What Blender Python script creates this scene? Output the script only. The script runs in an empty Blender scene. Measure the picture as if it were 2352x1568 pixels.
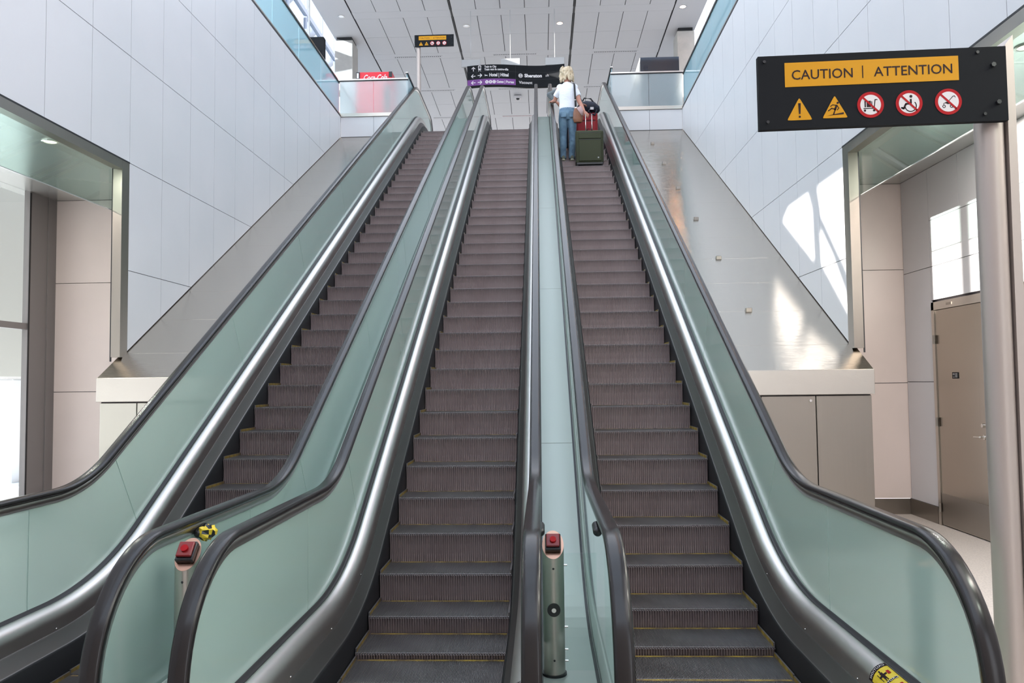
import bpy, math, random
from mathutils import Vector, Matrix
random.seed(4)
PI = math.pi
T30 = math.tan(math.radians(30))
SC = bpy.context.scene
COL = SC.collection

# ------------------------------------------------------------------ materials
def mat(name, base, rough=.5, metal=0., bump=None, **kw):
    m = bpy.data.materials.new(name); m.use_nodes = True
    nt = m.node_tree; b = nt.nodes['Principled BSDF']
    b.inputs['Base Color'].default_value = (*base, 1)
    b.inputs['Roughness'].default_value = rough
    b.inputs['Metallic'].default_value = metal
    for k, v in kw.items():
        b.inputs[k.replace('_', ' ')].default_value = v
    if bump:                                  # (kind, scale vector, strength)
        tc = nt.nodes.new('ShaderNodeTexCoord'); mp = nt.nodes.new('ShaderNodeMapping')
        mp.inputs['Scale'].default_value = bump[1]
        no = nt.nodes.new('ShaderNodeTexNoise'); no.inputs['Scale'].default_value = bump[0]
        no.inputs['Detail'].default_value = 3
        bu = nt.nodes.new('ShaderNodeBump'); bu.inputs['Strength'].default_value = bump[2]
        bu.inputs['Distance'].default_value = bump[3] if len(bump) > 3 else .01
        nt.links.new(tc.outputs['Object'], mp.inputs[0]); nt.links.new(mp.outputs[0], no.inputs['Vector'])
        nt.links.new(no.outputs[0], bu.inputs['Height']); nt.links.new(bu.outputs[0], b.inputs['Normal'])
    return m
def vary(m, c2, scale, vec=(1, 1, 1), lo=.35, hi=.65):
    """base colour wanders to a second colour with noise (wear, tone of the sheet)"""
    nt = m.node_tree; b = nt.nodes['Principled BSDF']
    tc = nt.nodes.new('ShaderNodeTexCoord'); mp = nt.nodes.new('ShaderNodeMapping')
    mp.inputs['Scale'].default_value = vec
    no = nt.nodes.new('ShaderNodeTexNoise'); no.inputs['Scale'].default_value = scale; no.inputs['Detail'].default_value = 4
    r = nt.nodes.new('ShaderNodeValToRGB')
    r.color_ramp.elements[0].position = lo; r.color_ramp.elements[1].position = hi
    r.color_ramp.elements[0].color = b.inputs['Base Color'].default_value
    r.color_ramp.elements[1].color = (*c2, 1)
    nt.links.new(tc.outputs['Object'], mp.inputs[0]); nt.links.new(mp.outputs[0], no.inputs['Vector'])
    nt.links.new(no.outputs[0], r.inputs[0]); nt.links.new(r.outputs[0], b.inputs['Base Color'])
    return m
def emit(name, col, s):
    m = bpy.data.materials.new(name); m.use_nodes = True
    b = m.node_tree.nodes['Principled BSDF']
    b.inputs['Base Color'].default_value = (*col, 1)
    b.inputs['Emission Color'].default_value = (*col, 1); b.inputs['Emission Strength'].default_value = s
    return m
def frosted(name, tint, diff, trans=.5, rough=.3, coat=1.):
    m = bpy.data.materials.new(name); m.use_nodes = True
    nt = m.node_tree; b = nt.nodes['Principled BSDF']
    b.inputs['Base Color'].default_value = (*tint, 1)
    b.inputs['Roughness'].default_value = rough
    b.inputs['Transmission Weight'].default_value = 1.0
    b.inputs['IOR'].default_value = 1.3
    b.inputs['Coat Weight'].default_value = coat; b.inputs['Coat Roughness'].default_value = .03
    d = nt.nodes.new('ShaderNodeBsdfPrincipled')
    d.inputs['Base Color'].default_value = (*diff, 1); d.inputs['Roughness'].default_value = .06
    d.inputs['Specular IOR Level'].default_value = .6
    mx = nt.nodes.new('ShaderNodeMixShader'); mx.inputs[0].default_value = trans
    nt.links.new(d.outputs[0], mx.inputs[1]); nt.links.new(b.outputs[0], mx.inputs[2])
    nt.links.new(mx.outputs[0], nt.nodes['Material Output'].inputs[0])
    return m
def clear(name, tint, alpha_tr=.8):
    m = bpy.data.materials.new(name); m.use_nodes = True
    nt = m.node_tree; nt.nodes.remove(nt.nodes['Principled BSDF'])
    t = nt.nodes.new('ShaderNodeBsdfTransparent'); t.inputs[0].default_value = (*tint, 1)
    g = nt.nodes.new('ShaderNodeBsdfGlossy'); g.inputs['Roughness'].default_value = .01
    fr = nt.nodes.new('ShaderNodeFresnel'); fr.inputs[0].default_value = 1.5
    mx = nt.nodes.new('ShaderNodeMixShader')
    ge = nt.nodes.new('ShaderNodeNewGeometry'); mu = nt.nodes.new('ShaderNodeMath'); mu.operation = 'MULTIPLY'; iv = nt.nodes.new('ShaderNodeMath'); iv.operation = 'SUBTRACT'; iv.inputs[0].default_value = 1
    nt.links.new(ge.outputs['Backfacing'], iv.inputs[1]); nt.links.new(fr.outputs[0], mu.inputs[0]); nt.links.new(iv.outputs[0], mu.inputs[1])
    nt.links.new(mu.outputs[0], mx.inputs[0]); nt.links.new(t.outputs[0], mx.inputs[1]); nt.links.new(g.outputs[0], mx.inputs[2])
    nt.links.new(mx.outputs[0], nt.nodes['Material Output'].inputs[0])
    return m

M = {}
M['panel'] = vary(mat('white_panel', (.69, .68, .70), .32), (.65, .65, .67), .6)
M['panel_gap'] = mat('panel_gap', (.10, .09, .10), .8)
M['cream'] = vary(mat('cream_panel', (.70, .61, .57), .34), (.66, .58, .54), 1.2)
M['steel'] = mat('brushed_steel', (.54, .505, .46), .30, 1., bump=(30, (1, .03, 1), .08))
M['deck'] = mat('deck_steel', (.50, .46, .40), .12, 1., bump=(190, (.02, 1, 1), .6, .0016))
M['steel_dark'] = mat('steel_dark', (.30, .27, .24), .34, 1., bump=(30, (1, 1, .03), .08))
M['chrome'] = mat('polished_steel', (.70, .68, .65), .20, 1.)
M['cladding'] = mat('cladding_steel', (.68, .655, .63), .34, 1., bump=(20, (1, .03, .03), .06))
M['skirtpanel'] = mat('skirt_panel_steel', (.15, .142, .135), .36, .9)
M['black'] = mat('skirt_black', (.008, .008, .009), .45)
M['rubber'] = mat('handrail_rubber', (.012, .010, .010), .22, 0, Specular_IOR_Level=.45)
M['guide'] = mat('handrail_guide_metal', (.45, .42, .39), .32, 1.)
M['tread'] = vary(mat('tread_metal', (.26, .245, .24), .36, .6), (.17, .155, .15), 2.2)
M['riser'] = vary(mat('riser_metal', (.29, .235, .235), .40, .4), (.21, .16, .16), 1.6)
M['yellow'] = vary(mat('yellow_edge', (.42, .28, .04), .5), (.15, .10, .04), 9, lo=.36, hi=.60)
M['glass'] = frosted('balustrade_glass', (.86, .985, .95), (.58, .75, .685), .46, .11)
M['railglass'] = frosted('frosted_rail_glass', (.70, .95, 1.), (.42, .68, .76), .60, .32)
M['railclear'] = frosted('frosted_guard_glass', (.93, .98, .99), (.62, .70, .72), .74, .26)
M['edge'] = mat('glass_edge', (.12, .40, .38), .1)
M['middeck'] = mat('pale_deck_sheet', (.52, .57, .52), .30, .25)
M['ceiling'] = mat('ceiling_white', (.60, .585, .59), .55)
M['cgap'] = mat('ceiling_gap', (.05, .05, .055), .8)
M['blackline'] = mat('black_line', (.01, .01, .012), .5)
M['concrete'] = vary(mat('concrete', (.50, .47, .43), .8), (.42, .40, .37), 3)
M['floor'] = vary(mat('terrazzo', (.62, .57, .52), .35), (.52, .48, .44), 60, lo=.45, hi=.6)
M['signblack'] = mat('sign_charcoal', (.010, .011, .013), .65, Specular_IOR_Level=.1)
M['signyellow'] = mat('sign_yellow', (.54, .25, .002), .55, Specular_IOR_Level=.25)
M['ink'] = mat('sign_ink', (.02, .009, .011), .6, Specular_IOR_Level=.2)
M['white'] = mat('sign_white', (.62, .59, .59), .5)
M['red'] = mat('sign_red', (.36, .004, .008), .55, Specular_IOR_Level=.2)
M['purple'] = mat('sign_purple', (.13, .018, .19), .4)
M['pole'] = mat('pole_steel', (.46, .40, .365), .42, .6)
M['cap'] = mat('black_cap', (.015, .015, .017), .3)
M['postred'] = mat('stop_button_red', (.22, .02, .022), .15)
M['copper'] = mat('warm_steel', (.50, .30, .22), .32, 1.)
M['soffit'] = mat('soffit_metal', (.55, .56, .54), .25, .6)
M['darkgreen'] = mat('olive_fabric', (.045, .05, .022), .75)
M['suitred'] = mat('red_fabric', (.30, .008, .015), .7)
M['navy'] = mat('navy_fabric', (.010, .013, .028), .7)
M['denim'] = vary(mat('denim', (.17, .27, .36), .85), (.10, .17, .25), 9)
M['tshirt'] = mat('white_cotton', (.82, .83, .88), .85, bump=(14, (1, 1, 1.6), .5, .02))
M['skin'] = mat('skin', (.52, .24, .17), .5, Subsurface_Weight=.1)
M['hair'] = vary(mat('blond_hair', (.64, .53, .38), .6, bump=(38, (1, 1, .3), .8, .02)), (.48, .36, .22), 16)
M['grey_knit'] = mat('grey_cotton', (.13, .15, .16), .85)
M['leather'] = vary(mat('brown_leather', (.25, .095, .04), .45), (.16, .055, .025), 8)
M['pinkflap'] = mat('dusty_pink_leather', (.42, .28, .27), .5)
M['strap'] = mat('black_strap', (.012, .012, .014), .6)
M['sole'] = mat('shoe_sole', (.55, .52, .40), .7)
M['shoe'] = mat('shoe_grey', (.16, .17, .13), .8)
M['cokered'] = mat('vending_red', (.55, .01, .025), .3)
M['screen'] = mat('dark_screen', (.006, .012, .022), .25)
M['daylight_white'] = mat('outdoor_white', (.85, .86, .90), .8)
M['asphalt'] = mat('outdoor_ground', (.75, .75, .76), .9)
M['outcol'] = mat('outdoor_concrete', (.60, .62, .66), .9)
M['outbeam'] = mat('overpass_grey', (.50, .51, .48), .9)
M['opal'] = mat('opal_light_screen', (.86, .92, .98), .6)
M['car'] = mat('car_paint', (.35, .42, .52), .3)
M['carglass'] = mat('car_glass', (.05, .07, .09), .1)
M['clear'] = clear('clear_glass', (.97, .985, .98))
M['cabinet'] = mat('cabinet_steel', (.46, .44, .39), .34, 1., bump=(30, (1, 1, .03), .08))
M['door'] = mat('door_steel', (.42, .38, .33), .24, 1., bump=(30, (1, 1, .03), .06))
M['postshade'] = mat('shaded_post', (.05, .06, .055), .5)  # shade of the side turned from the light put into the colour
M['mount'] = mat('mount_grey', (.40, .40, .40), .6)
M['baffle'] = clear('green_clear_glass', (.84, .94, .91))
M['solar'] = clear('solar_glass', (.62, .68, .74))
M['acrylic'] = clear('acrylic', (.95, .985, .975))
M['lampwarm'] = emit('warm_lamp', (1., .50, .24), 160)
M['lamppink'] = emit('pink_lamp', (1., .55, .42), 14)
M['lampcool'] = emit('unlit_lamp_glow', (.8, .8, .82), .35)  # faint glow put into the faces of unlit lamps
M['baylamp'] = emit('bay_lamp_and_fill', (1., .93, .78), 1.6)
_n = M['opal'].node_tree; _t = _n.nodes.new('ShaderNodeBsdfTranslucent'); _t.inputs[0].default_value = (.86, .93, 1, 1)
_n.links.new(_t.outputs[0], _n.nodes['Material Output'].inputs[0])
M['wframe'] = mat('window_frame_grey', (.24, .225, .225), .4, .3)
M['whiteframe'] = mat('white_steelwork', (.42, .46, .55), .5)
M['stickery'] = mat('sticker_yellow', (.75, .55, .03), .5)

# ------------------------------------------------------------------ mesh helpers
class MB:
    def __init__(s): s.v = []; s.f = []; s.mi = []; s.sm = []
    def add(s, vs, fs, mi=0, sm=False):
        o = len(s.v); s.v += [tuple(p) for p in vs]
        for f in fs: s.f.append([o + i for i in f]); s.mi.append(mi); s.sm.append(sm)
    def box(s, x0, x1, y0, y1, z0, z1, mi=0, bev=0, mtx=None):
        b = bev
        if b <= 0:
            vs = [(x, y, z) for x in (x0, x1) for y in (y0, y1) for z in (z0, z1)]
            fs = [(0, 1, 3, 2), (4, 6, 7, 5), (0, 4, 5, 1), (2, 3, 7, 6), (0, 2, 6, 4), (1, 5, 7, 3)]
        else:
            vs = []; X = (x0, x1); Y = (y0, y1); Z = (z0, z1); idx = {}
            for i in (0, 1):
                for j in (0, 1):
                    for k in (0, 1):
                        sx, sy, sz = (1 - 2 * i), (1 - 2 * j), (1 - 2 * k)
                        idx[(i, j, k, 0)] = len(vs); vs.append((X[i], Y[j] + sy * b, Z[k] + sz * b))
                        idx[(i, j, k, 1)] = len(vs); vs.append((X[i] + sx * b, Y[j], Z[k] + sz * b))
                        idx[(i, j, k, 2)] = len(vs); vs.append((X[i] + sx * b, Y[j] + sy * b, Z[k]))
            g = lambda i, j, k, a: idx[(i, j, k, a)]
            fs = []
            for i in (0, 1): fs.append([g(i, 0, 0, 0), g(i, 1, 0, 0), g(i, 1, 1, 0), g(i, 0, 1, 0)][::(-1 if i == 0 else 1)])
            for j in (0, 1): fs.append([g(0, j, 0, 1), g(1, j, 0, 1), g(1, j, 1, 1), g(0, j, 1, 1)][::(1 if j == 0 else -1)])
            for k in (0, 1): fs.append([g(0, 0, k, 2), g(1, 0, k, 2), g(1, 1, k, 2), g(0, 1, k, 2)][::(-1 if k == 0 else 1)])
            for i in (0, 1):
                for j in (0, 1): fs.append([g(i, j, 0, 0), g(i, j, 1, 0), g(i, j, 1, 1), g(i, j, 0, 1)])
                for k in (0, 1): fs.append([g(i, 0, k, 0), g(i, 1, k, 0), g(i, 1, k, 2), g(i, 0, k, 2)])
            for j in (0, 1):
                for k in (0, 1): fs.append([g(0, j, k, 1), g(1, j, k, 1), g(1, j, k, 2), g(0, j, k, 2)])
            for i in (0, 1):
                for j in (0, 1):
                    for k in (0, 1): fs.append([g(i, j, k, 0), g(i, j, k, 1), g(i, j, k, 2)])
        if mtx: vs = [mtx @ Vector(p) for p in vs]
        s.add(vs, fs, mi)
    def prism(s, poly, axis, a, b, mi=0):
        """extrude a 2D polygon; axis 'x': poly=(y,z); 'y': poly=(x,z); 'z': poly=(x,y)"""
        def P(p, t): return {'x': (t, p[0], p[1]), 'y': (p[0], t, p[1]), 'z': (p[0], p[1], t)}[axis]
        n = len(poly); vs = [P(p, a) for p in poly] + [P(p, b) for p in poly]
        fs = [list(range(n)), list(range(2 * n - 1, n - 1, -1))] + [[i, i + n, (i + 1) % n + n, (i + 1) % n] for i in range(n)]
        s.add(vs, fs, mi)
    def cyl(s, p0, p1, r0, r1=None, n=20, mi=0, sm=True, caps=True):
        r1 = r0 if r1 is None else r1
        p0 = Vector(p0); p1 = Vector(p1); d = (p1 - p0).normalized()
        a = d.orthogonal().normalized(); b = d.cross(a)
        vs = []
        for p, r in ((p0, r0), (p1, r1)):
            vs += [p + (a * math.cos(2 * PI * i / n) + b * math.sin(2 * PI * i / n)) * r for i in range(n)]
        s.add(vs, [[i, (i + 1) % n, (i + 1) % n + n, i + n] for i in range(n)], mi, sm)
        if caps: s.add(vs, [list(range(n - 1, -1, -1)), list(range(n, 2 * n))], mi)
    def tube(s, pts, rad, n=14, mi=0, side=(1, 0, 0), sm=True):
        """closed tube with elliptical rings; rad = list of (r_side, r_other)"""
        pts = [Vector(p) for p in pts]; vs = []; side = Vector(side)
        for i, p in enumerate(pts):
            t = (pts[min(i + 1, len(pts) - 1)] - pts[max(i - 1, 0)]).normalized()
            sd = (side - t * side.dot(t)).normalized(); ot = t.cross(sd)
            r = rad[i] if isinstance(rad[i], tuple) else (rad[i], rad[i])
            vs += [p + sd * math.cos(2 * PI * k / n) * r[0] + ot * math.sin(2 * PI * k / n) * r[1] for k in range(n)]
        fs = []
        for i in range(len(pts) - 1):
            for k in range(n): fs.append([i * n + k, i * n + (k + 1) % n, (i + 1) * n + (k + 1) % n, (i + 1) * n + k])
        fs += [list(range(n - 1, -1, -1)), list(range((len(pts) - 1) * n, len(pts) * n))]
        s.add(vs, fs, mi, sm)
    def ball(s, c, r, n=14, m=9, mi=0, rot=None):
        vs = []; c = Vector(c)
        for j in range(m + 1):
            th = PI * j / m
            for i in range(n):
                ph = 2 * PI * i / n
                p = Vector((r[0] * math.sin(th) * math.cos(ph), r[1] * math.sin(th) * math.sin(ph), r[2] * math.cos(th)))
                if rot: p = rot @ p
                vs.append(c + p)
        fs = [[j * n + i, (j + 1) * n + i, (j + 1) * n + (i + 1) % n, j * n + (i + 1) % n] for j in range(m) for i in range(n)]
        s.add(vs, fs, mi, True)
    def build(s, name, mats, parent=None, loc=None):
        me = bpy.data.meshes.new(name); me.from_pydata(s.v, [], s.f)
        if not isinstance(mats, (list, tuple)): mats = [mats]
        for m in mats: me.materials.append(m)
        me.polygons.foreach_set('material_index', s.mi); me.polygons.foreach_set('use_smooth', s.sm)
        me.update()
        o = bpy.data.objects.new(name, me); COL.objects.link(o)
        if parent: o.parent = parent
        if loc: o.location = loc
        return o
def normals_out(o):
    import bmesh
    bm = bmesh.new(); bm.from_mesh(o.data); bmesh.ops.recalc_face_normals(bm, faces=bm.faces); bm.to_mesh(o.data); bm.free()
    return o
def tag(o, label=None, cat=None, group=None, kind=None):
    if label: o['label'] = label
    if cat: o['category'] = cat
    if group: o['group'] = group
    if kind: o['kind'] = kind
    return o
def thing(name, label, cat, loc=(0, 0, 0), group=None):
    o = bpy.data.objects.new(name, None); COL.objects.link(o); o.location = loc; o.empty_display_size = .1
    return tag(o, label, cat, group)
def struct(o): return tag(normals_out(o), kind='structure')
def copy_tree(o, parent=None):
    c = o.copy(); COL.objects.link(c); c.parent = parent
    for ch in list(o.children): copy_tree(ch, c)
    return c
def text_mesh(body, size, bold=0.0, align='LEFT', spacing=1.0):
    cu = bpy.data.curves.new('t', 'FONT'); cu.body = body; cu.size = size; cu.align_x = align
    cu.offset = bold; cu.space_character = spacing; cu.resolution_u = 3
    ob = bpy.data.objects.new('t', cu); COL.objects.link(ob)
    dg = bpy.context.evaluated_depsgraph_get(); dg.update()
    me = ob.evaluated_get(dg).to_mesh()
    v = [(p.co.x, p.co.y) for p in me.vertices]; f = [list(p.vertices) for p in me.polygons]
    ob.evaluated_get(dg).to_mesh_clear(); bpy.data.objects.remove(ob); bpy.data.curves.remove(cu)
    return v, f

# ------------------------------------------------------------------ path of the escalators in the (y, z) plane
Y0B, ZFLOOR, ZTOP = -2.38, -.38, 8.2
def fillet_path(h, zb, zt, Rb, Rt, ys, ye, n=14):
    yb = (zb - h) / T30; yt = (zt - h) / T30
    pts = [(ys, zb)]
    def arc(yc, zc, R, up):
        t = R * math.tan(math.radians(15)); out = []
        if up:
            cx, cz = yc - t, zc + R
            for i in range(n + 1):
                a = math.radians(30) * i / n; out.append((cx + R * math.sin(a), cz - R * math.cos(a)))
        else:
            cx, cz = yc + t, zc - R
            for i in range(n + 1):
                a = math.radians(30) * (1 - i / n); out.append((cx - R * math.sin(a), cz + R * math.cos(a)))
        return out
    pts += arc(yb, zb, Rb, True); pts += arc(yt, zt, Rt, False); pts.append((ye, zt))
    return pts
def z_on(path, y):
    for (a, b), (c, d) in zip(path, path[1:]):
        if a <= y <= c and c > a: return b + (d - b) * (y - a) / (c - a)
    return path[0][1] if y < path[0][0] else path[-1][1]
TRACK = fillet_path(0., ZFLOOR + .01, ZTOP - .03, 2.3, 2.6, -3.2, 18.2)
BASE = fillet_path(.335, .06, 8.63, 2.3, 2.6, -2.78, 17.1, 18)
HR_IN = fillet_path(1.15, .79, 9.36, 1.25, 1.9, Y0B, 16.65)
HR = [(Y0B + .58 * math.cos(math.radians(a)), .21 + .58 * math.sin(math.radians(a))) for a in range(232, 90, -6)] + HR_IN + \
     [(16.65 + .58 * math.cos(math.radians(a)), 8.78 + .58 * math.sin(math.radians(a))) for a in range(84, -52, -6)]
def dedupe(P):
    out = [P[0]]
    for p in P[1:]:
        if abs(p[0] - out[-1][0]) + abs(p[1] - out[-1][1]) > 1e-4: out.append(p)
    return out
def sweep(mb, path, prof, xc, side, mi=0, closed=False, sm=True):
    """prof: (lateral offset, normal offset) relative to the path"""
    path = dedupe(path); vs = []; n = len(prof)
    for i, p in enumerate(path):
        a = path[max(i - 1, 0)]; b = path[min(i + 1, len(path) - 1)]
        t = Vector((b[0] - a[0], b[1] - a[1])).normalized(); nx, nz = -t[1], t[0]
        for (l, h) in prof: vs.append((xc + side * l, p[0] + nx * h, p[1] + nz * h))
    fs = []
    m = n if closed else n - 1
    for i in range(len(path) - 1):
        for k in range(m):
            q = [i * n + k, i * n + (k + 1) % n, (i + 1) * n + (k + 1) % n, (i + 1) * n + k]
            fs.append(q if side < 0 else q[::-1])
    if closed: fs += [list(range(n)), list(range((len(path) - 1) * n, len(path) * n))[::-1]]
    mb.add(vs, fs, mi, sm)

# ------------------------------------------------------------------ one escalator step
HW = .508
def step_mesh():
    mb = MB()
    # riser: corrugated, slightly bowed
    prof = [(.0, -.004), (.004, -.03), (.012, -.10), (.012, -.17), (.004, -.225), (-.002, -.262)]
    N = 57; p = 2 * HW / N; cols = []
    for i in range(N):
        x = -HW + i * p
        cols += [(x, 0), (x + .46 * p, 0), (x + .54 * p, 1), (x + .92 * p, 1)]
    cols.append((HW, 0)); nc = len(cols); vs = []
    for (y, z) in prof:
        for (x, g) in cols: vs.append((x, y + g * .015, z))
    fs = [[r * nc + c, (r + 1) * nc + c, (r + 1) * nc + c + 1, r * nc + c + 1] for r in range(len(prof) - 1) for c in range(nc - 1)]
    mb.add(vs, fs, 1)
    # tread: fine cleats along y
    N = 114; p = 2 * HW / N; cols = []
    for i in range(N):
        x = -HW + i * p
        cols += [(x, 0), (x + .5 * p, 0), (x + .56 * p, 1), (x + .94 * p, 1)]
    cols.append((HW, 0)); nc = len(cols); vs = []
    for y, z in ((.0, -.006), (.004, 0), (.398, 0), (.398, -.02)):
        for (x, g) in cols: vs.append((x, y, z - (g * .011 if z > -.01 else 0)))
    fs = [[r * nc + c, r * nc + c + 1, (r + 1) * nc + c + 1, (r + 1) * nc + c][::-1] for r in range(3) for c in range(nc - 1)]
    mb.add(vs, fs, 0)
    mb.box(-HW, HW, .02, .39, -.26, -.012, 1)
    return mb
def border_mesh():
    mb = MB()
    for s in (-1, 1):
        mb.prism([(s * HW, -.004), (s * HW, .024), (s * (HW - .010), .024), (s * (HW - .010), -.004)], 'y', .006, .396, 1); mb.mi[-2] = 0
    mb.box(-HW + .02, HW - .02, .376, .396, -.006, .0006)
    return mb
STEP = BORDER = None
def glass_panels(root, xc, side):
    off = .705
    top = dedupe(fillet_path(1.15, .79, 9.36, 1.25, 1.9, Y0B, 16.65))
    def ztop(y): return z_on(top, y) - .085 / math.cos(math.radians(30)) if -.3 < y < 14.0 else z_on(top, y) - .09
    def zbot(y): return z_on(BASE, y) - .05
    J = [(-1.22, -1.22)] + [(.12 + 2.21 * k, -.23 + 2.21 * k) for k in range(0, 7)] + [(15.35, 15.35)]
    J[-2] = (13.38, 13.03)
    G = .003
    def poly(l0, l1, u0, u1):
        n = 16
        return [(l0 + (l1 - l0) * i / n, zbot(l0 + (l1 - l0) * i / n)) for i in range(n + 1)] + \
               [(u1 + (u0 - u1) * i / n, ztop(u1 + (u0 - u1) * i / n)) for i in range(n + 1)]
    polys = []
    arc = [(Y0B + .495 * math.cos(math.radians(a)), .21 + .495 * math.sin(math.radians(a))) for a in range(90, 201, 6)]
    polys.append([(-1.22 - G, zbot(-1.22)), (-1.22 - G, ztop(-1.22))] + [(Y0B + .3, .70)] + arc)
    for (a, b), (c, d) in zip(J, J[1:]): polys.append(poly(a + G, c - G, b + G, d - G))
    arc = [(16.65 + .495 * math.cos(math.radians(a)), 8.78 + .495 * math.sin(math.radians(a))) for a in range(-18, 91, 6)]
    polys.append([(15.35 + G, 9.27), (15.35 + G, 8.58)] + arc)
    for P in polys:
        mb = MB(); x = xc + side * off
        mb.prism(P, 'x', x - .006, x + .006)
        normals_out(mb.build('glass_panel', M['glass'], root))
def escalator(label, xc, phase, kL='', kR=''):
    global STEP, BORDER
    root = thing('escalator', label, 'escalator', (xc, -2.4, ZFLOOR), 'escalators side by side')
    def put(mb, name, m, sm_norm=True, parent=None):
        o = mb.build(name, m, parent or root); o.matrix_parent_inverse = Matrix.Translation((-xc, 2.4, -ZFLOOR)) if parent is None else Matrix()
        return o
    root_inv = Matrix.Translation((-xc, 2.4, -ZFLOOR))
    # steps
    if STEP is None:
        STEP = step_mesh().build('step', [M['tread'], M['riser']], root)
        BORDER = border_mesh().build('yellow_border', [M['yellow'], M['tread']], STEP); st = STEP; first = True
    ks = range(-7, 40)
    i = 0
    for k in ks:
        y = .4 * (k + phase)
        if y < -2.55 or y > 15.7: continue
        if i == 0 and STEP.users_collection and STEP.get('used') is None:
            o = STEP; STEP['used'] = 1; b = BORDER
        else:
            o = STEP.copy(); COL.objects.link(o); b = BORDER.copy(); COL.objects.link(b); b.parent = o
        o.parent = root; o.matrix_parent_inverse = root_inv
        o.location = (xc, y, z_on(TRACK, y)); i += 1
    for side in (-1, 1):
        # handrail
        mb = MB(); w = .042
        prof = [(.705 - w, -.030), (.705 - w, -.016), (.705 - w + .006, -.006), (.705 - w + .018, -.001), (.705, 0), (.705 + w - .018, -.001), (.705 + w - .006, -.006), (.705 + w, -.016), (.705 + w, -.030), (.705 + w - .012, -.037), (.705 - w + .012, -.037)]
        sweep(mb, HR, prof, xc, side, closed=True)
        h = normals_out(put(mb, 'handrail', M['rubber']))
        mb = MB(); g = .022
        sweep(mb, HR, [(.705 - g, -.036), (.705 + g, -.036), (.705 + g + .004, -.055), (.705 + g - .004, -.088), (.705 - g + .004, -.088), (.705 - g - .004, -.055)], xc, side, closed=True)
        normals_out(put(mb, 'handrail_guide', M['guide']))
        # brackets under the rail at the landing
        mb = MB(); xb = xc + side * .705
        xo = xb + side * .036; mb.cyl((xo, -2.02, .70), (xo, -1.93, .715), .024); mb.ball((xo, -2.02, .70), (.024, .024, .024))
        put(mb, 'handrail_bracket', M['cap'])
        # rounded inner cladding, glass seal, flat panel, black skirt, outer panel
        mb = MB(); prof = [(.692, -.03)]
        for a in range(0, 11):
            an = math.radians(92 + 9.2 * a); prof.append((.668 + .085 * math.cos(an), -.085 + .085 * math.sin(an)))
        prof += [(.586, -.150)]
        sweep(mb, BASE, prof, xc, side); put(mb, 'rounded_cladding', M['cladding'])
        mb = MB(); sweep(mb, BASE, [(.700, .014), (.689, .010), (.680, -.008), (.672, -.006)], xc, side); put(mb, 'glass_seal', M['black'])
        mb = MB(); sweep(mb, BASE, [(.586, -.148), (.578, -.155), (.538, -.236), (.528, -.242)], xc, side)
        put(mb, 'lower_cladding', M['skirtpanel'])
        mb = MB(); sweep(mb, BASE, [(.528, -.240), (.516, -.250), (.514, -.72)], xc, side); put(mb, 'skirt', M['black'])
        mb = MB(); sweep(mb, BASE, [(.708, .0), (.722, .0), (.724, -.20), (.724, -.60)], xc, side); put(mb, 'outer_panel', M['middeck'])
        # screws on the flat panel edge
        mb = MB()
        for j in range(22):
            y = -1.9 + j * .80; z = z_on(BASE, y); cx = xc + side * .586
            mb.ball((cx, y + (.07 if 0 < y < 14 else 0), z - .135 / (1 if y < 0 else .95)), (.006, .006, .006), 8, 5)
        put(mb, 'screw_row', M['chrome'])
        glass_root = root
        n0 = len(root.children)
        glass_panels(root, xc, side)
        for ch in root.children:
            if ch.name.startswith('glass_panel') and ch.matrix_parent_inverse == Matrix(): ch.matrix_parent_inverse = root_inv
    # landing plates
    mb = MB(); mb.box(xc - .60, xc + .60, -4.6, -2.56, ZFLOOR - .12, ZFLOOR + .012)
    for i in range(40): mb.box(xc - .5 + i * .0254, xc - .49 + i * .0254, -2.60, -2.54, ZFLOOR - .02, ZFLOOR + .020)
    put(mb, 'comb_plate', M['steel'])
    mb = MB(); mb.box(xc - .60, xc + .60, 15.95, 17.75, ZTOP - .12, ZTOP + .012)
    put(mb, 'comb_plate', M['steel'])
    return root
E1 = escalator('leftmost escalator, empty, its lower left handrail cut off by the frame edge', -1.775, .29)
E2 = escalator('middle escalator of the three, empty steps, between two glass balustrades', 0., 0.)
E3 = escalator('rightmost escalator, the one carrying the travellers and their luggage', 1.775, .19)

def child(root, mb, name, m, norm=True):
    """mesh given in world coordinates, parented to an unrotated root"""
    o = mb.build(name, m, root); o.matrix_parent_inverse = Matrix.Translation(-root.location)
    return normals_out(o) if norm else o

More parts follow.
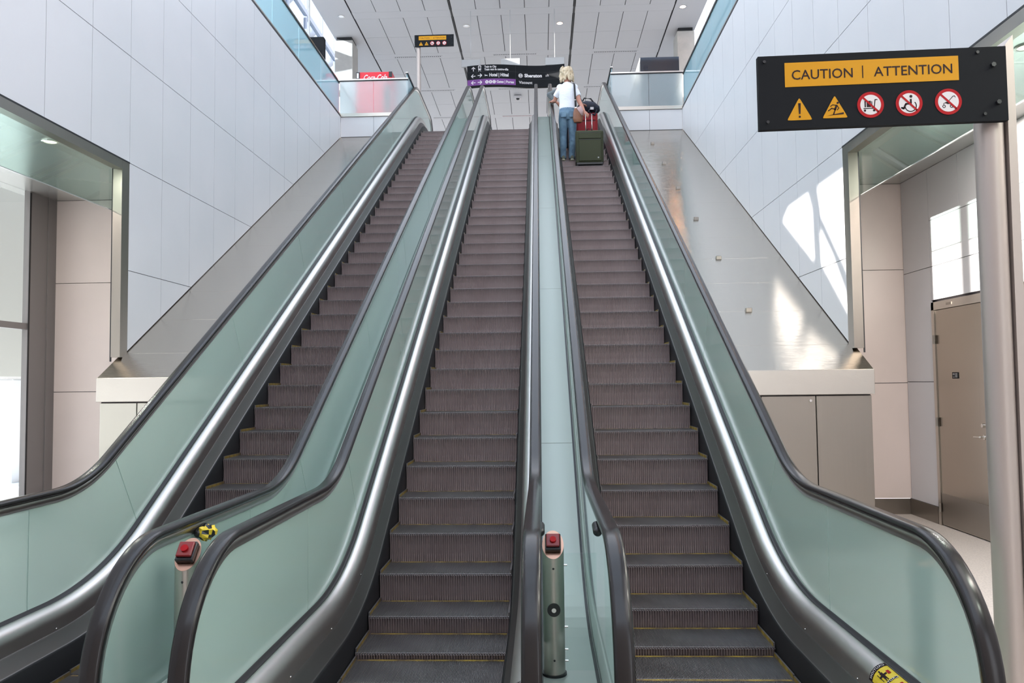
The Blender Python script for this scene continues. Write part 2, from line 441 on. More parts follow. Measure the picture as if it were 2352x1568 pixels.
# caution stickers on the rounded cladding near the lower ends
def sticker(root, xc, side, y0, y1):
    def surf(u, v):          # u along y, v around the cladding
        y = y0 + (y1 - y0) * u; an = math.radians(96 + 80 * v); z = z_on(BASE, y)
        return (xc + side * (.668 + .0875 * math.cos(an)), y, z - .085 + .0875 * math.sin(an))
    n = 14
    def patch(u0, u1, v0, v1, mb, mi, lift=0):
        vs = []; m_ = 6
        for i in range(m_ + 1):
            for j in range(m_ + 1):
                p = surf(u0 + (u1 - u0) * i / m_, v0 + (v1 - v0) * j / m_); vs.append((p[0] - side * lift, p[1], p[2] + lift))
        mb.add(vs, [[i * (m_ + 1) + j, (i + 1) * (m_ + 1) + j, (i + 1) * (m_ + 1) + j + 1, i * (m_ + 1) + j + 1] for i in range(m_) for j in range(m_)], mi)
    mb = MB()
    patch(0, 1, 0, 1, mb, 0)
    patch(.0, .10, 0, 1, mb, 1, .001); patch(.90, 1, 0, 1, mb, 1, .001); patch(0, 1, 0, .03, mb, 1, .001); patch(0, 1, .97, 1, mb, 1, .001)
    patch(.50, .54, .1, .9, mb, 1, .001)
    # two pictogram figures
    for c in (.30, .72):
        patch(c - .10, c + .08, .42, .54, mb, 1, .0015); patch(c + .09, c + .14, .45, .51, mb, 1, .0015); patch(c - .02, c + .02, .3, .66, mb, 1, .0015)
        patch(c - .16, c - .1, .42, .46, mb, 1, .0015); patch(c - .16, c - .1, .50, .54, mb, 1, .0015); patch(c - .12, c + .1, .62, .65, mb, 1, .0015)
        patch(c - .05, c + .05, .16, .28, mb, 2, .0015)
    # CAUTION lettering across the curved band at the upper edge
    for word, uu in (('CAUTION', .95), ('CAUTION', .52)):
        v_, f_ = text_mesh(word, 1., .02, 'CENTER', 1.15)
        w = max(p[0] for p in v_) - min(p[0] for p in v_)
        vs = []
        for (a, b) in v_:
            vv = .5 - side * 0 + (a / w) * .8; p = surf(uu - .03 + b * .075, vv if side > 0 else 1 - vv)
            vs.append((p[0] - side * .002, p[1], p[2] + .002))
        mb.add(vs, f_, 3 if uu > .9 else 3)
    o = mb.build('caution_sticker', [M['stickery'], M['ink'], M['red'], M['white']], root)
    o.matrix_parent_inverse = Matrix.Translation(-root.location); o['label'] = 'round-cornered yellow caution sticker'
sticker(E3, 1.775, 1, -2.42, -2.06)
sticker(E2, 0, 1, -2.62, -2.30)

# ------------------------------------------------------------------ the pale decks between the escalators
CD = fillet_path(.30, -.10, 8.5, 2.4, 2.6, -4.2, 17.2, 10)
def centre_deck(x0, x1, label):
    root = thing('balustrade_infill_deck', label, 'deck', ((x0 + x1) / 2, -2., ZFLOOR))
    js = [-4.2, -2.03, 1.05, 4.10, 7.10, 10.23, 13.4, 17.2]
    for a, b in zip(js, js[1:]):
        mb = MB(); n = 22; top = []
        for i in range(n + 1):
            y = a + .003 + (b - a - .006) * i / n; top.append((y, z_on(CD, y)))
        P = top + [(p[0], p[1] - .03) for p in reversed(top)]
        mb.prism(P, 'x', x0, x1); child(root, mb, 'deck_sheet', M['middeck'])
    mb = MB()
    for x in (x0 + .012, x1 - .012):
        P = [(p[0], p[1] + .004) for p in CD]; P = P + [(p[0], p[1] - .012) for p in reversed(CD)]
        mb.prism(P, 'x', x - .009, x + .009)
    child(root, mb, 'edge_seal', M['cap'])
centre_deck(.727, 1.048, 'pale inclined sheet deck between the middle and the right escalator')
centre_deck(-1.048, -.727, 'teal inclined sheet deck between the left and the middle escalator')

# ------------------------------------------------------------------ side decks in steel with their cabinets
XL, XR = -4.2, 4.31
def side_deck(s, xw, label):
    xo = s * (abs(xw) + .05); xi = s * 2.505 + (0)
    a, b = sorted((xo, xi)); root = thing('sloping_steel_deck', label, 'deck', ((a + b) / 2, 3., ZFLOOR))
    js = [2.565, 3.07] + [3.876 + .795 * k for k in range(12)]; js = [j for j in js if j < 12.9] + [13.045]
    mb = MB()
    for y0, y1 in zip(js, js[1:]):
        y0 += .002; y1 -= .002; z = lambda y: T30 * y + .075
        mb.prism([(y0, z(y0)), (y1, z(y1)), (y1, z(y1) - .02), (y0, z(y0) - .02)], 'x', a, b)
    child(root, mb, 'deck_sheet', M['deck'])
    mb = MB(); z = lambda y: T30 * y + .05
    mb.prism([(2.60, z(2.60)), (13.04, z(13.04)), (13.04, z(13.04) - .1), (2.60, z(2.6) - .1)], 'x', a + .02, b - .02); child(root, mb, 'joint_backing', M['panel_gap'])
    zt = T30 * 2.565 + .075
    mb = MB(); mb.box(a, b, 2.545, 2.60, zt - .27, zt, bev=.004); child(root, mb, 'fascia', M['steel'])
    # cabinet below
    mb = MB(); mb.box(a + .02, b - .02, 2.62, 2.72, ZFLOOR, zt - .27); child(root, mb, 'cabinet_body', M['panel_gap'])
    cuts = [a + .02, -3.80, -3.05, b - .02] if s < 0 else [a + .02, 3.15, 3.74, b - .02]
    for i in range(3):
        mb = MB(); mb.box(cuts[i] + .004, cuts[i + 1] - .004, 2.585, 2.62, ZFLOOR + .03, zt - .285, bev=.003)
        if s > 0: p = child(root, mb, 'cabinet_door', M['steel_dark'])
        else: p = child(root, mb, 'cabinet_door', M['cabinet'])
        if i == 1:
            mb = MB(); xk = cuts[2] - .06 if s > 0 else cuts[1] + .09
            mb.cyl((xk, 2.585, zt - .335), (xk, 2.572, zt - .335), .014)
            k = mb.build('lock', M['chrome'], p)
    if s > 0:
        for y in (3.898, 5.481, 7.058, 8.654, 10.255, 11.834):
            mb = MB(); zz = T30 * y + .075; mb.box(3.345, 3.425, y - .03, y + .03, zz - .03, zz + .035, bev=.006); child(root, mb, 'anti_slide_stud', M['steel_dark'])
side_deck(-1, XL, 'sloping steel deck along the left wall with a steel cabinet at its foot')
side_deck(1, XR, 'sloping steel deck with small square studs along the right wall')

# ------------------------------------------------------------------ walls of big white panels
def clip(poly, f):
    out = []
    for i, p in enumerate(poly):
        q = poly[(i + 1) % len(poly)]; a, b = f(p), f(q)
        if a >= 0: out.append(p)
        if (a >= 0) != (b >= 0):
            t = a / (a - b); out.append((p[0] + (q[0] - p[0]) * t, p[1] + (q[1] - p[1]) * t))
    return out
ZG = [-.38, .23, 1.54, 2.85, 4.16, 5.475, 6.79, 8.13]
YG = [3.1 + .812 * k for k in range(-13, 13)] + [13.05]
def panel_wall(name, x, s, ymin):
    mb = MB(); g = .004; t = .05
    lim = lambda p: p[1] - (T30 * p[0] + .09)
    for y0, y1 in zip(YG, YG[1:]):
        for z0, z1 in zip(ZG, ZG[1:]):
            if y1 <= ymin + .01: continue
            if y0 < 3.05 and z1 < 4.2: continue
            P = clip([(y0 + g, z0 + g), (y1 - g, z0 + g), (y1 - g, z1 - g), (y0 + g, z1 - g)], lim)
            if len(P) >= 3:
                a, b = sorted((x, x + s * .012)); mb.prism(P, 'x', a, b)
    # backing
    for P in ([(3.1, 1.90), (13.05, 7.63), (13.05, 8.13), (3.1, 8.13)], [(ymin, 4.17), (3.1, 4.17), (3.1, 8.13), (ymin, 8.13)]):
        a, b = sorted((x + s * .012, x + s * .10)); mb.prism(P, 'x', a, b, 1)
    return struct(mb.build(name, [M['panel'], M['panel_gap']]))
panel_wall('wall_left', XL, -1, -.15)
panel_wall('wall_right', XR, 1, -8.)

# dark line + steel jamb and head around the two bay openings
for s, x, nm in ((-1, XL, 'left'), (1, XR, 'right')):
    mb = MB(); X = lambda a, b: sorted((x + s * a, x + s * b))
    a, b = X(-.004, .105)
    mb.box(a, b, 2.93, 3.092, 1.80 if 0 else T30 * 2.93 + .11, 4.15)                     # jamb
    mb.box(a, b, -8 if s > 0 else -.15, 2.928, 4.045, 4.15)                                # head
    struct(mb.build('trim_%d' % (1 if s < 0 else 2), M['steel_dark']))
    mb = MB(); a, b = X(-.006, .02)
    mb.box(a, b, -8 if s > 0 else -.15, 3.10, 4.15, 4.168)
    a, b = X(.105, .118); mb.box(a, b, 2.93, 2.95, 1.75, 4.05)
    struct(mb.build('trim_%d' % (3 if s < 0 else 4), M['blackline']))
    # bay ceiling
    mb = MB(); a, b = X(.10, 2.2); mb.box(a, b, -8 if s > 0 else -.4, 4.95, 4.12, 4.30)
    struct(mb.build('ceiling', M['soffit']))
    # clear hanging glass screen
    mb = MB(); a, b = X(.13, .142); mb.box(a, b, -6 if s > 0 else -.4, 3.06, 3.56, 4.12)
    o = mb.build('hanging_glass_screen', M['baffle'])
    tag(o, 'clear greenish glass screen hanging from the soffit of the %s bay' % nm, 'glass screen')
    mb = MB(); mb.box(a - .001, b + .001, -6 if s > 0 else -.4, 3.06, 3.552, 3.56); e = mb.build('polished_edge', M['soffit'], o)

# bay back walls (cream) and side walls
def grid_wall(name, axis, c, th, u0, u1, us, z0, z1, zs, m):
    """panels with joints; axis 'y': wall at y=c spanning x; axis 'x': wall at x=c spanning y"""
    mb = MB(); g = .004
    U = [u0] + [u for u in us if u0 < u < u1] + [u1]; Z = [z0] + [z for z in zs if z0 < z < z1] + [z1]
    for a, b in zip(U, U[1:]):
        for p, q in zip(Z, Z[1:]):
            c0, c1 = sorted((c, c + th * .2))
            if axis == 'y': mb.box(a + g, b - g, c0, c1, p + g, q - g)
            else: mb.box(c0, c1, a + g, b - g, p + g, q - g)
    c0, c1 = sorted((c + th * .2, c + th))
    if axis == 'y': mb.box(u0, u1, c0, c1, z0, z1, 1)
    else: mb.box(c0, c1, u0, u1, z0, z1, 1)
    return struct(mb.build(name, [m, M['panel_gap']]))
ZB = [1.385, 2.93]
grid_wall('wall_left_bay', 'y', 4.76, .15, -6.25, -4.31, [], ZFLOOR, 4.12, ZB, M['cream'])
grid_wall('wall_right_bay', 'y', 4.76, .15, 4.42, 5.75, [], -.17, 4.12, ZB, M['cream'])
# door wall (right bay), plane x = 5.72
XD = 5.72
mb = MB(); g = .004
for y0, y1, z0, z1 in [(4.02, 4.755, -.17, 1.40), (4.02, 4.755, 1.40, 2.86), (4.02, 4.755, 2.86, 4.12),
                       (3.30, 4.02, 2.43, 2.86), (3.30, 4.02, 2.86, 3.45), (3.3, 4.02, 3.45, 4.12), (2.62, 3.3, 2.43, 2.86), (2.62, 3.3, 2.86, 3.45), (2.62, 3.3, 3.45, 4.12),
                       (-8, .95, -.17, 1.4), (-8, .95, 1.4, 2.86), (-8, .95, 2.86, 3.45), (-8, .95, 3.45, 4.12),
                       (.95, 1.8, 2.43, 2.86), (1.8, 2.62, 2.43, 2.86), (.95, 1.8, 2.86, 3.45), (1.8, 2.62, 2.86, 3.45), (.95, 1.8, 3.45, 4.12), (1.8, 2.62, 3.45, 4.12)]:
    mb.box(XD, XD + .02, y0 + g, y1 - g, z0 + g, z1 - g)
mb.box(XD + .05, XD + .15, -8, 4.9, ZFLOOR, 4.12, 1)
struct(mb.build('wall_right_bay_side', [M['panel'], M['panel_gap']]))
mb = MB(); mb.box(4.42, 5.72, 4.752, 4.76, ZFLOOR, -.172); mb.box(XD - .015, XD, 4.02, 4.75, ZFLOOR, -.17); mb.box(XD - .015, XD, -8, .95, ZFLOOR, -.17)
struct(mb.build('baseboard_right', M['steel_dark']))
# doors
def door(n, y0, y1):
    mb = MB()
    for a, b, c, d in ((y0, y0 + .06, ZFLOOR, 2.40), (y1 - .06, y1, ZFLOOR, 2.40), (y0, y1, 2.30, 2.40)):
        mb.box(XD - .02, XD + .06, a, b, c, d)
    o = struct(mb.build('door_%d' % n, M['steel']))
    mb = MB(); mb.box(XD - .005, XD + .045, y0 + .064, y1 - .064, ZFLOOR + .01, 2.296, bev=.003); leaf = mb.build('door_leaf', M['door'], o)
    mb = MB(); mb.box(XD - .010, XD - .005, y0 + .075, y1 - .075, ZFLOOR + .02, .02); mb.build('kick_plate', M['steel_dark'], leaf)
    mb = MB()
    mb.box(XD - .028, XD - .02, (y0 + y1) / 2 + .10, (y0 + y1) / 2 + .22, 2.335, 2.365); mb.build('closer_plate', M['steel_dark'], o)
    for z in (1.93, .90, -.16):
        mb = MB(); mb.cyl((XD - .028, y1 - .062, z - .055), (XD - .028, y1 - .062, z + .055), .016, mi=0); mb.build('hinge', M['steel_dark'], o)
    mb = MB(); yh = y0 + .14; zh = .78
    mb.cyl((XD - .005, yh, zh), (XD - .055, yh, zh), .012); mb.cyl((XD - .055, yh, zh), (XD - .052, yh + .13, zh - .005), .010)
    mb.ball((XD - .055, yh, zh), (.014, .014, .014)); mb.cyl((XD - .005, yh, zh), (XD - .012, yh, zh), .028); mb.build('door_handle', M['chrome'], leaf)
    mb = MB(); mb.cyl((XD - .005, yh, zh + .13), (XD - .03, yh, zh + .13), .022); mb.build('deadbolt', M['chrome'], leaf)
    mb = MB(); ys = (y0 + y1) / 2 + .10; mb.box(XD - .013, XD - .006, ys - .065, ys + .065, 1.44, 1.515)
    for i in range(4):
        mb.box(XD - .0145, XD - .013, ys - .055, ys - .005, 1.455 + i * .014, 1.460 + i * .014, 1)
        if i != 1: mb.box(XD - .0145, XD - .013, ys + .008, ys + .05, 1.455 + i * .014, 1.460 + i * .014, 1)
    mb.build('door_notice', [M['signblack'], M['white']], leaf)
    return o
door(1, 2.80, 4.00)
door(2, 1.12, 2.34)

# floors
mb = MB(); mb.box(-6.3, 6.0, -9, 4.9, ZFLOOR - .2, ZFLOOR)
struct(mb.build('floor', M['floor']))
mb = MB()
mb.box(-7.5, -2.60, 13.10, 36, 8.0, ZTOP); mb.box(2.60, 7.5, 13.10, 36, 8.0, ZTOP); mb.box(-2.6, 2.6, 17.8, 36, 8.0, ZTOP)
mb.box(-7.5, -4.32, -3.1, 13.1, 8.0, ZTOP); mb.box(4.43, 7.5, -9, 13.1, 8.0, ZTOP)
struct(mb.build('floor_upper', M['floor']))
# end walls below the upper floor
for s, x, nm in ((-1, XL, 'left'), (1, XR, 'right')):
    a, b = sorted((x, s * 2.52)); j = -3.37 if s < 0 else 3.5
    mb = MB()
    for p, q in ((a, j), (j, b)): mb.box(p + .004, q - .004, 13.05, 13.06, 7.62, 8.12)
    mb.box(a, b, 13.06, 13.10, 7.4, 8.12, 1)
    struct(mb.build('wall_front_' + nm, [M['panel'], M['panel_gap']]))
    mb = MB(); mb.box(a, b, 13.02, 13.09, 8.125, 8.21); struct(mb.build('trim_%d' % (5 if s < 0 else 6), M['steel']))
# trims along the top of the side walls
for s, x in ((-1, XL), (1, XR)):
    mb = MB(); a, b = sorted((x - s * .004, x + s * .10)); mb.box(a, b, -8 if s > 0 else -.15, 13.06, 8.13, 8.17, 0); mb.box(a + .002, b - .002, -8 if s > 0 else -.15, 13.06, 8.17, 8.20, 1)
    struct(mb.build('trim_%d' % (7 if s < 0 else 8), [M['blackline'], M['steel']]))
# frosted glass railings of the upper floor
def railing(label, axis, c, u0, u1, joints, m, z1=9.06, ztops=None):
    mid = (u0 + u1) / 2
    root = thing('glass_railing', label, 'railing', (c, mid, ZTOP) if axis == 'x' else (mid, c, ZTOP))
    U = [u0] + joints + [u1]
    for a, b in zip(U, U[1:]):
        mb = MB(); a += .006; b -= .006
        if axis == 'x': mb.box(c - .008, c + .008, a, b, 8.2, z1)
        else: mb.box(a, b, c - .008, c + .008, 8.2, z1)
        child(root, mb, 'glass_panel', m)
    mb = MB()
    if axis == 'x': mb.box(c - .025, c + .025, u0, u1, z1, z1 + .022, 0); mb.box(c - .03, c + .03, u0, u1, z1 + .022, z1 + .045, 1)
    else: mb.box(u0, u1, c - .025, c + .025, z1, z1 + .018, 0); mb.box(u0, u1, c - .035, c + .035, z1 + .018, z1 + .050, 1)
    child(root, mb, 'top_rail', [M['blackline'], M['chrome']])
    return root
jl = [13.05 - 1.62 * k for k in range(1, 9)][::-1]
railing('long bluish frosted glass railing on top of the left wall', 'x', XL - .05, -.1, 13.05, jl, M['railglass'], 8.99)
railing('long bluish frosted glass railing on top of the right wall', 'x', XR + .05, -.1, 13.05, jl, M['railglass'], 8.99)
railing('frosted railing at the upper floor edge left of the escalators', 'y', 13.05, XL - .02, -2.49, [-3.37], M['railclear'], 9.03)
railing('frosted railing at the upper floor edge right of the escalators', 'y', 13.05, 2.56, XR + .02, [3.5], M['railclear'], 9.03)
railing('short return glass railing beside the left escalator top', 'x', -2.53, 13.06, 15.4, [], M['railglass'], 9.20)
railing('short return glass railing beside the right escalator top', 'x', 2.59, 13.06, 15.4, [], M['railglass'], 9.20)

# ------------------------------------------------------------------ ceiling of the upper hall
ZC = 13.2
mb = MB()
def csheet(x0, x1, y0, y1, mi=0): mb.box(x0, x1, y0, y1, ZC, ZC + .03, mi)
XB = [-5.16, -1.97, 1.93, 5.10]
bands = [11.55, 14.85, 18.2, 21.4, 24.7, 28.0, 31.3, 34.6]
for bi, (xa, xb) in enumerate(zip(XB, XB[1:])):
    n = 4 if bi != 1 else 5
    for b0, b1 in zip(bands, bands[1:]):
        if b1 < 16: continue
        csheet(xa + .03, xb - .03, b0 - .22, b0 + .22) if b0 > 16 else None
        y0 = b0 + .22; y1 = b1 - .22; ym = (y0 + y1) / 2
        for (p, q) in ((y0, ym), (ym, y1)):
            if q < 16.6: continue
            for i in range(n):
                u = xa + .03 + (xb - xa - .06) * i / n; v = xa + .03 + (xb - xa - .06) * (i + 1) / n
                csheet(u + .010, v - .010, p + .006, q - .006)
csheet(-6.15, -5.17, -9, 36); csheet(5.11, 6.05, -9, 36)
mb.box(-6.15, 6.05, 16.4, 36, ZC + .05, ZC + .15, 1)
mb.box(-6.15, -4.6, -9, 16.4, ZC + .05, ZC + .15, 1); mb.box(4.6, 6.05, -9, 16.4, ZC + .05, ZC + .15, 1)
for y in (-6, -1, 4, 9, 14): mb.box(-4.6, 4.6, y - .15, y + .15, ZC + .02, ZC + .4, 2)
struct(mb.build('ceiling', [M['ceiling'], M['cgap'], M['ceiling']]))
mb = MB()
for x in (-1.97, 1.93): mb.box(x - .02, x + .02, 16.4, 36, ZC - .01, ZC + .02)
struct(mb.build('trim_9', M['blackline']))
# linear diffusers
for (x0, x1, yb, lab) in [(-4.4, -2.7, 21.45, 'slotted air diffuser in the left ceiling bay, nearer of the bay'), (-.82, .73, 21.45, 'slotted air diffuser in the middle ceiling bay above the hanging direction sign'),
                          (2.79, 4.32, 21.45, 'slotted air diffuser in the right ceiling bay, nearer of the bay'), (-4.2, -2.6, 24.75, 'slotted air diffuser in the left ceiling bay, behind the first one'),
                          (-.82, .73, 24.75, 'slotted air diffuser in the middle ceiling bay just below the hanging direction sign'), (2.6, 4.2, 24.75, 'slotted air diffuser in the right ceiling bay, beside the traveller'),
                          (-3.9, -2.4, 28.0, 'slotted air diffuser far back in the left ceiling bay'), (-.82, .73, 28.0, 'pinkish slotted air diffuser far back in the middle ceiling bay')]:
    root = thing('air_diffuser', lab, 'air diffuser', ((x0 + x1) / 2, yb, ZC), 'slotted air diffusers in the ceiling')
    mb = MB(); mb.box(x0 - .03, x1 + .03, yb - .06, yb + .06, ZC - .006, ZC - .0005); child(root, mb, 'frame', M['ceiling'])
    mb = MB(); n = 24; w = (x1 - x0) / n
    for i in range(n): mb.box(x0 + i * w, x0 + (i + .55) * w, yb - .022, yb + .022, ZC - .010, ZC - .006)
    child(root, mb, 'slot', M['blackline'] if 'pinkish' not in lab else M['suitred'])
# recessed downlights
def downlight(x, y, z, lab, m, r=.11, light=None, grp='recessed downlights in the hall ceiling'):
    root = thing('downlight', lab, 'ceiling light', (x, y, z), grp)
    mb = MB(); n = 24
    for i in range(n):
        a, b = 2 * PI * i / n, 2 * PI * (i + 1) / n
        mb.add([(x + r * math.cos(a), y + r * math.sin(a), z - .008), (x + r * math.cos(b), y + r * math.sin(b), z - .008), (x + r * .8 * math.cos(b), y + r * .8 * math.sin(b), z - .012), (x + r * .8 * math.cos(a), y + r * .8 * math.sin(a), z - .012)], [(0, 1, 2, 3)], 0, True)
        mb.add([(x + r * math.cos(a), y + r * math.sin(a), z - .008), (x + r * math.cos(b), y + r * math.sin(b), z - .008), (x + r * math.cos(b), y + r * math.sin(b), z), (x + r * math.cos(a), y + r * math.sin(a), z)], [(0, 1, 2, 3)], 0, True)
    child(root, mb, 'ring', M['chrome'], False)
    mb = MB(); mb.cyl((x, y, z - .002), (x, y, z - .006), r * .8); child(root, mb, 'lamp', m)
    return root
downlight(-1.58, 19.1, ZC, 'unlit round downlight left in the middle ceiling bay', M['lampcool'])
downlight(1.50, 19.1, ZC, 'pinkish lit round downlight right in the middle ceiling bay', M['lamppink'])
downlight(-5.52, 18.2, ZC, 'unlit round downlight beside the left concrete column', M['lampcool'])
downlight(5.36, 18.2, ZC, 'warm lit round downlight beside the right concrete column', M['lampwarm'])
for y in (14.9, 11.6, 8.3, 5.0): downlight(5.36, y, ZC, 'warm downlight reflected in the right steel deck', M['lampwarm'], .13)
downlight(-4.53, 2.08, 4.12, 'round white lamp in the soffit of the left bay', M['baylamp'], .085, grp='lamps in the bay soffits')
downlight(4.70, .27, 4.12, 'round white lamp in the soffit of the right bay, at the right frame edge', M['baylamp'], .085, grp='lamps in the bay soffits')

# concrete columns
for x0, x1, nm in ((-6.12, -5.50, 'left'), (5.42, 6.0, 'right')):
    mb = MB(); mb.box(x0, x1, 19.65, 20.4, ZTOP, ZC - .12, bev=.02); o = mb.build('concrete_column', M['concrete']); normals_out(o)
    tag(o, 'square concrete column at the far %s side of the upper floor' % nm, 'column')
    mb = MB(); mb.box(x0 + .05, x1 - .05, 19.7, 20.35, ZC - .12, ZC - .0); mb.build('shadow_gap', M['blackline'], o)

# upper side glazing: white steelwork and panes
for s, nm in ((-1, 1), (1, 2)):
    x = s * 7.6; mb = MB()
    for i in range(12):
        y = 13.2 + i * 2.0; mb.box(x - .06, x + .06, y - .05, y + .05, ZTOP, 16.5)
    for z in (9.3, 10.6, 11.9, 13.2, 14.8): mb.box(x - .07, x + .07, 13, 36, z - .09, z + .09)
    o = struct(mb.build('window_%d' % nm, M['whiteframe']))
    mb = MB(); mb.box(x - .006, x + .006, 13, 36, ZTOP, 16.5); mb.build('window_pane', M['solar'], o)
# diagonal roof beams seen through that glazing
for s, nm in ((-1, 'left'), (1, 'right')):
    root = thing('roof_truss', 'white diagonal roof steelwork outside the upper %s glazing' % nm, 'roof beams', (s * 9.5, 24, 13))
    for i in range(7):
        mb = MB(); y = 15 + i * 2.6
        mb.tube([(s * 7.8, y, 15.2 - .1 * i), (s * 13.5, y + 3.2, 12.0 + .15 * i)], [.18, .18], 8, side=(0, 1, 0)); child(root, mb, 'beam', M['whiteframe'])
# unseen opal upper side walls, added to block sun and glow behind the railings
mb = MB(); mb.box(-7.52, -7.5, -3.1, 13.1, ZTOP, ZC + .2); struct(mb.build('wall_upper_left_unseen', M['opal']))
mb = MB(); mb.box(7.5, 7.52, -9, 13.1, ZTOP, ZC + .2); struct(mb.build('wall_upper_right_unseen', M['opal']))
mb = MB(); mb.box(-4.3, 4.3, -9.1, -9, ZFLOOR, 6.2); struct(mb.build('wall_rear', M['cream']))
mb = MB(); mb.box(-7.7, -6.15, -9, 16, ZC, ZC + .2); mb.box(6.05, 7.7, -9, 16, ZC, ZC + .2); struct(mb.build('ceiling', M['ceiling']))

# unseen wall added left of the camera, cut so sunlight falls in set patches
sx_, sy_, sz_ = 1., .80, -.40
def back(poly, x):
    t = x - (XL - .05); return [(y - sy_ * t, z - sz_ * t) for y, z in poly]
holes = [back([(5.6, 3.90), (4.30, 3.90), (4.16, 3.66), (4.13, 2.98)], XR), back([(3.95, 3.90), (3.0, 3.90), (3.0, 2.62), (3.18, 2.82), (3.84, 3.52)], XR), back([(3.90, 3.36), (3.50, 2.95), (3.05, 2.35), (3.05, 2.2), (3.88, 2.92)], XR),
         back([(3.98, 2.3), (3.98, 3.54), (3.30, 3.54), (3.30, 2.3)], XD), back([(3.06, 2.3), (3.06, 3.54), (2.72, 3.54), (2.72, 2.3)], XD), back([(2.2, 2.3), (2.2, 3.54), (.9, 3.54), (.9, 2.3)], XD)]
def sun_mask():
    import bmesh
    from mathutils.geometry import tessellate_polygon
    outer = [(-9, ZFLOOR), (-.15, ZFLOOR), (-.15, ZC), (-9, ZC)]
    loops = [outer] + [h if sum((h[i][0] * h[(i + 1) % len(h)][1] - h[(i + 1) % len(h)][0] * h[i][1]) for i in range(len(h))) < 0 else h[::-1] for h in holes]
    v3 = [[Vector((p[0], p[1], 0)) for p in lp] for lp in loops]
    tris = tessellate_polygon(v3); flat = [p for lp in loops for p in lp]
    mb = MB(); n = len(flat)
    mb.add([(XL - .05, p[0], p[1]) for p in flat] + [(XL - .07, p[0], p[1]) for p in flat], [list(t) for t in tris] + [[i + n for i in t][::-1] for t in tris])
    return mb.build('sun_mask_wall', M['panel'])
FA = tag(sun_mask(), kind='structure')
# left bay window wall, plane x = -6.2
XW = -6.2
mb = MB()
mb.box(XW - .05, XW + .05, 4.58, 4.76, ZFLOOR, 4.12); mb.box(XW - .04, XW + .03, -3, 4.6, 2.235, 2.32); mb.box(XW - .05, XW + .05, -3, 4.6, ZFLOOR, ZFLOOR + .08)
mb.box(XW - .05, XW + .05, -3.1, -3, ZFLOOR, 4.12); mb.box(XW - .04, XW + .04, 4.19, 4.60, ZFLOOR, 4.12); mb.box(XW - .04, XW + .04, 1.2, 1.3, ZFLOOR, 4.12)
W3 = struct(mb.build('window_3', M['wframe']))
mb = MB(); mb.box(XW + .04, XW + .046, 4.185, 4.215, ZFLOOR + .05, 4.1); mb.build('black_gasket', M['blackline'], W3)
mb = MB(); mb.box(XW - .006, XW + .006, -3, 4.2, ZFLOOR, 4.12); mb.build('window_pane', M['clear'], W3)
# outside the left window
mb = MB(); mb.box(-60, -8.75, -30, 80, -2.8, -2.5); mb.box(-8.75, -6.3, -30, 60, -2.8, ZFLOOR - .05); struct(mb.build('ground_outside', M['asphalt']))
mb = MB(); mb.box(-13.6, -10.6, -12, 32, 1.68, 7.4); o = mb.build('overpass', M['outbeam']); normals_out(o); tag(o, 'grey overhead concrete structure seen high in the left window', 'overpass')
mb = MB(); mb.box(-13.5, -12.6, 13.2, 14.1, -2.5, 1.66, bev=.03); o = mb.build('concrete_pillar', M['outcol']); tag(o, 'pale concrete pillar standing outside the left window', 'pillar')
root = thing('parked_car', 'blue grey car parked outside the left window, partly hidden by the handrail', 'car', (-12, 13.4, -2.5))
mb = MB()
mb.prism([(12.6, .0), (16.9, .0), (16.9, .35), (15.9, .52), (15.2, .85), (13.8, .85), (13.1, .5), (12.6, .38)], 'x', -16.8, -15.1); mb.v = [(v[0] + 4.2, v[1] - 1.2, v[2] * 1.7 - 2.4) for v in mb.v]; child(root, mb, 'car_body', M['car'])
for y in (13.4, 16.0):
    mb = MB(); mb.cyl((-11.1, y - 1.2, -2.2), (-10.85, y - 1.2, -2.2), .30); child(root, mb, 'wheel', M['cap'])
mb = MB(); mb.prism([(12.2, -1.5), (14.3, -1.5), (13.9, -1.05), (12.65, -1.05)], 'x', -10.91, -10.88); child(root, mb, 'car_window', M['carglass'])
root = thing('perimeter_fence', 'thin wire fence outside behind the left window', 'fence', (-20, 16, ZFLOOR))
for i in range(9):
    mb = MB(); y = 18 + i * 2.2; mb.cyl((-20, y, -2.5), (-20, y, .1), .035, n=8); child(root, mb, 'post', M['outbeam'])
mb = MB()
for z in (-2.1, -1.7, -1.3, -.9, -.5, -.1): mb.cyl((-20, 17, z), (-20, 37, z), .014, n=6)
child(root, mb, 'wire', M['outbeam'])
mb = MB(); mb.box(-45, -36, 5, 75, -2.5, .3); o = mb.build('far_building', M['daylight_white']); tag(o, 'pale distant building outside the left window', 'building')

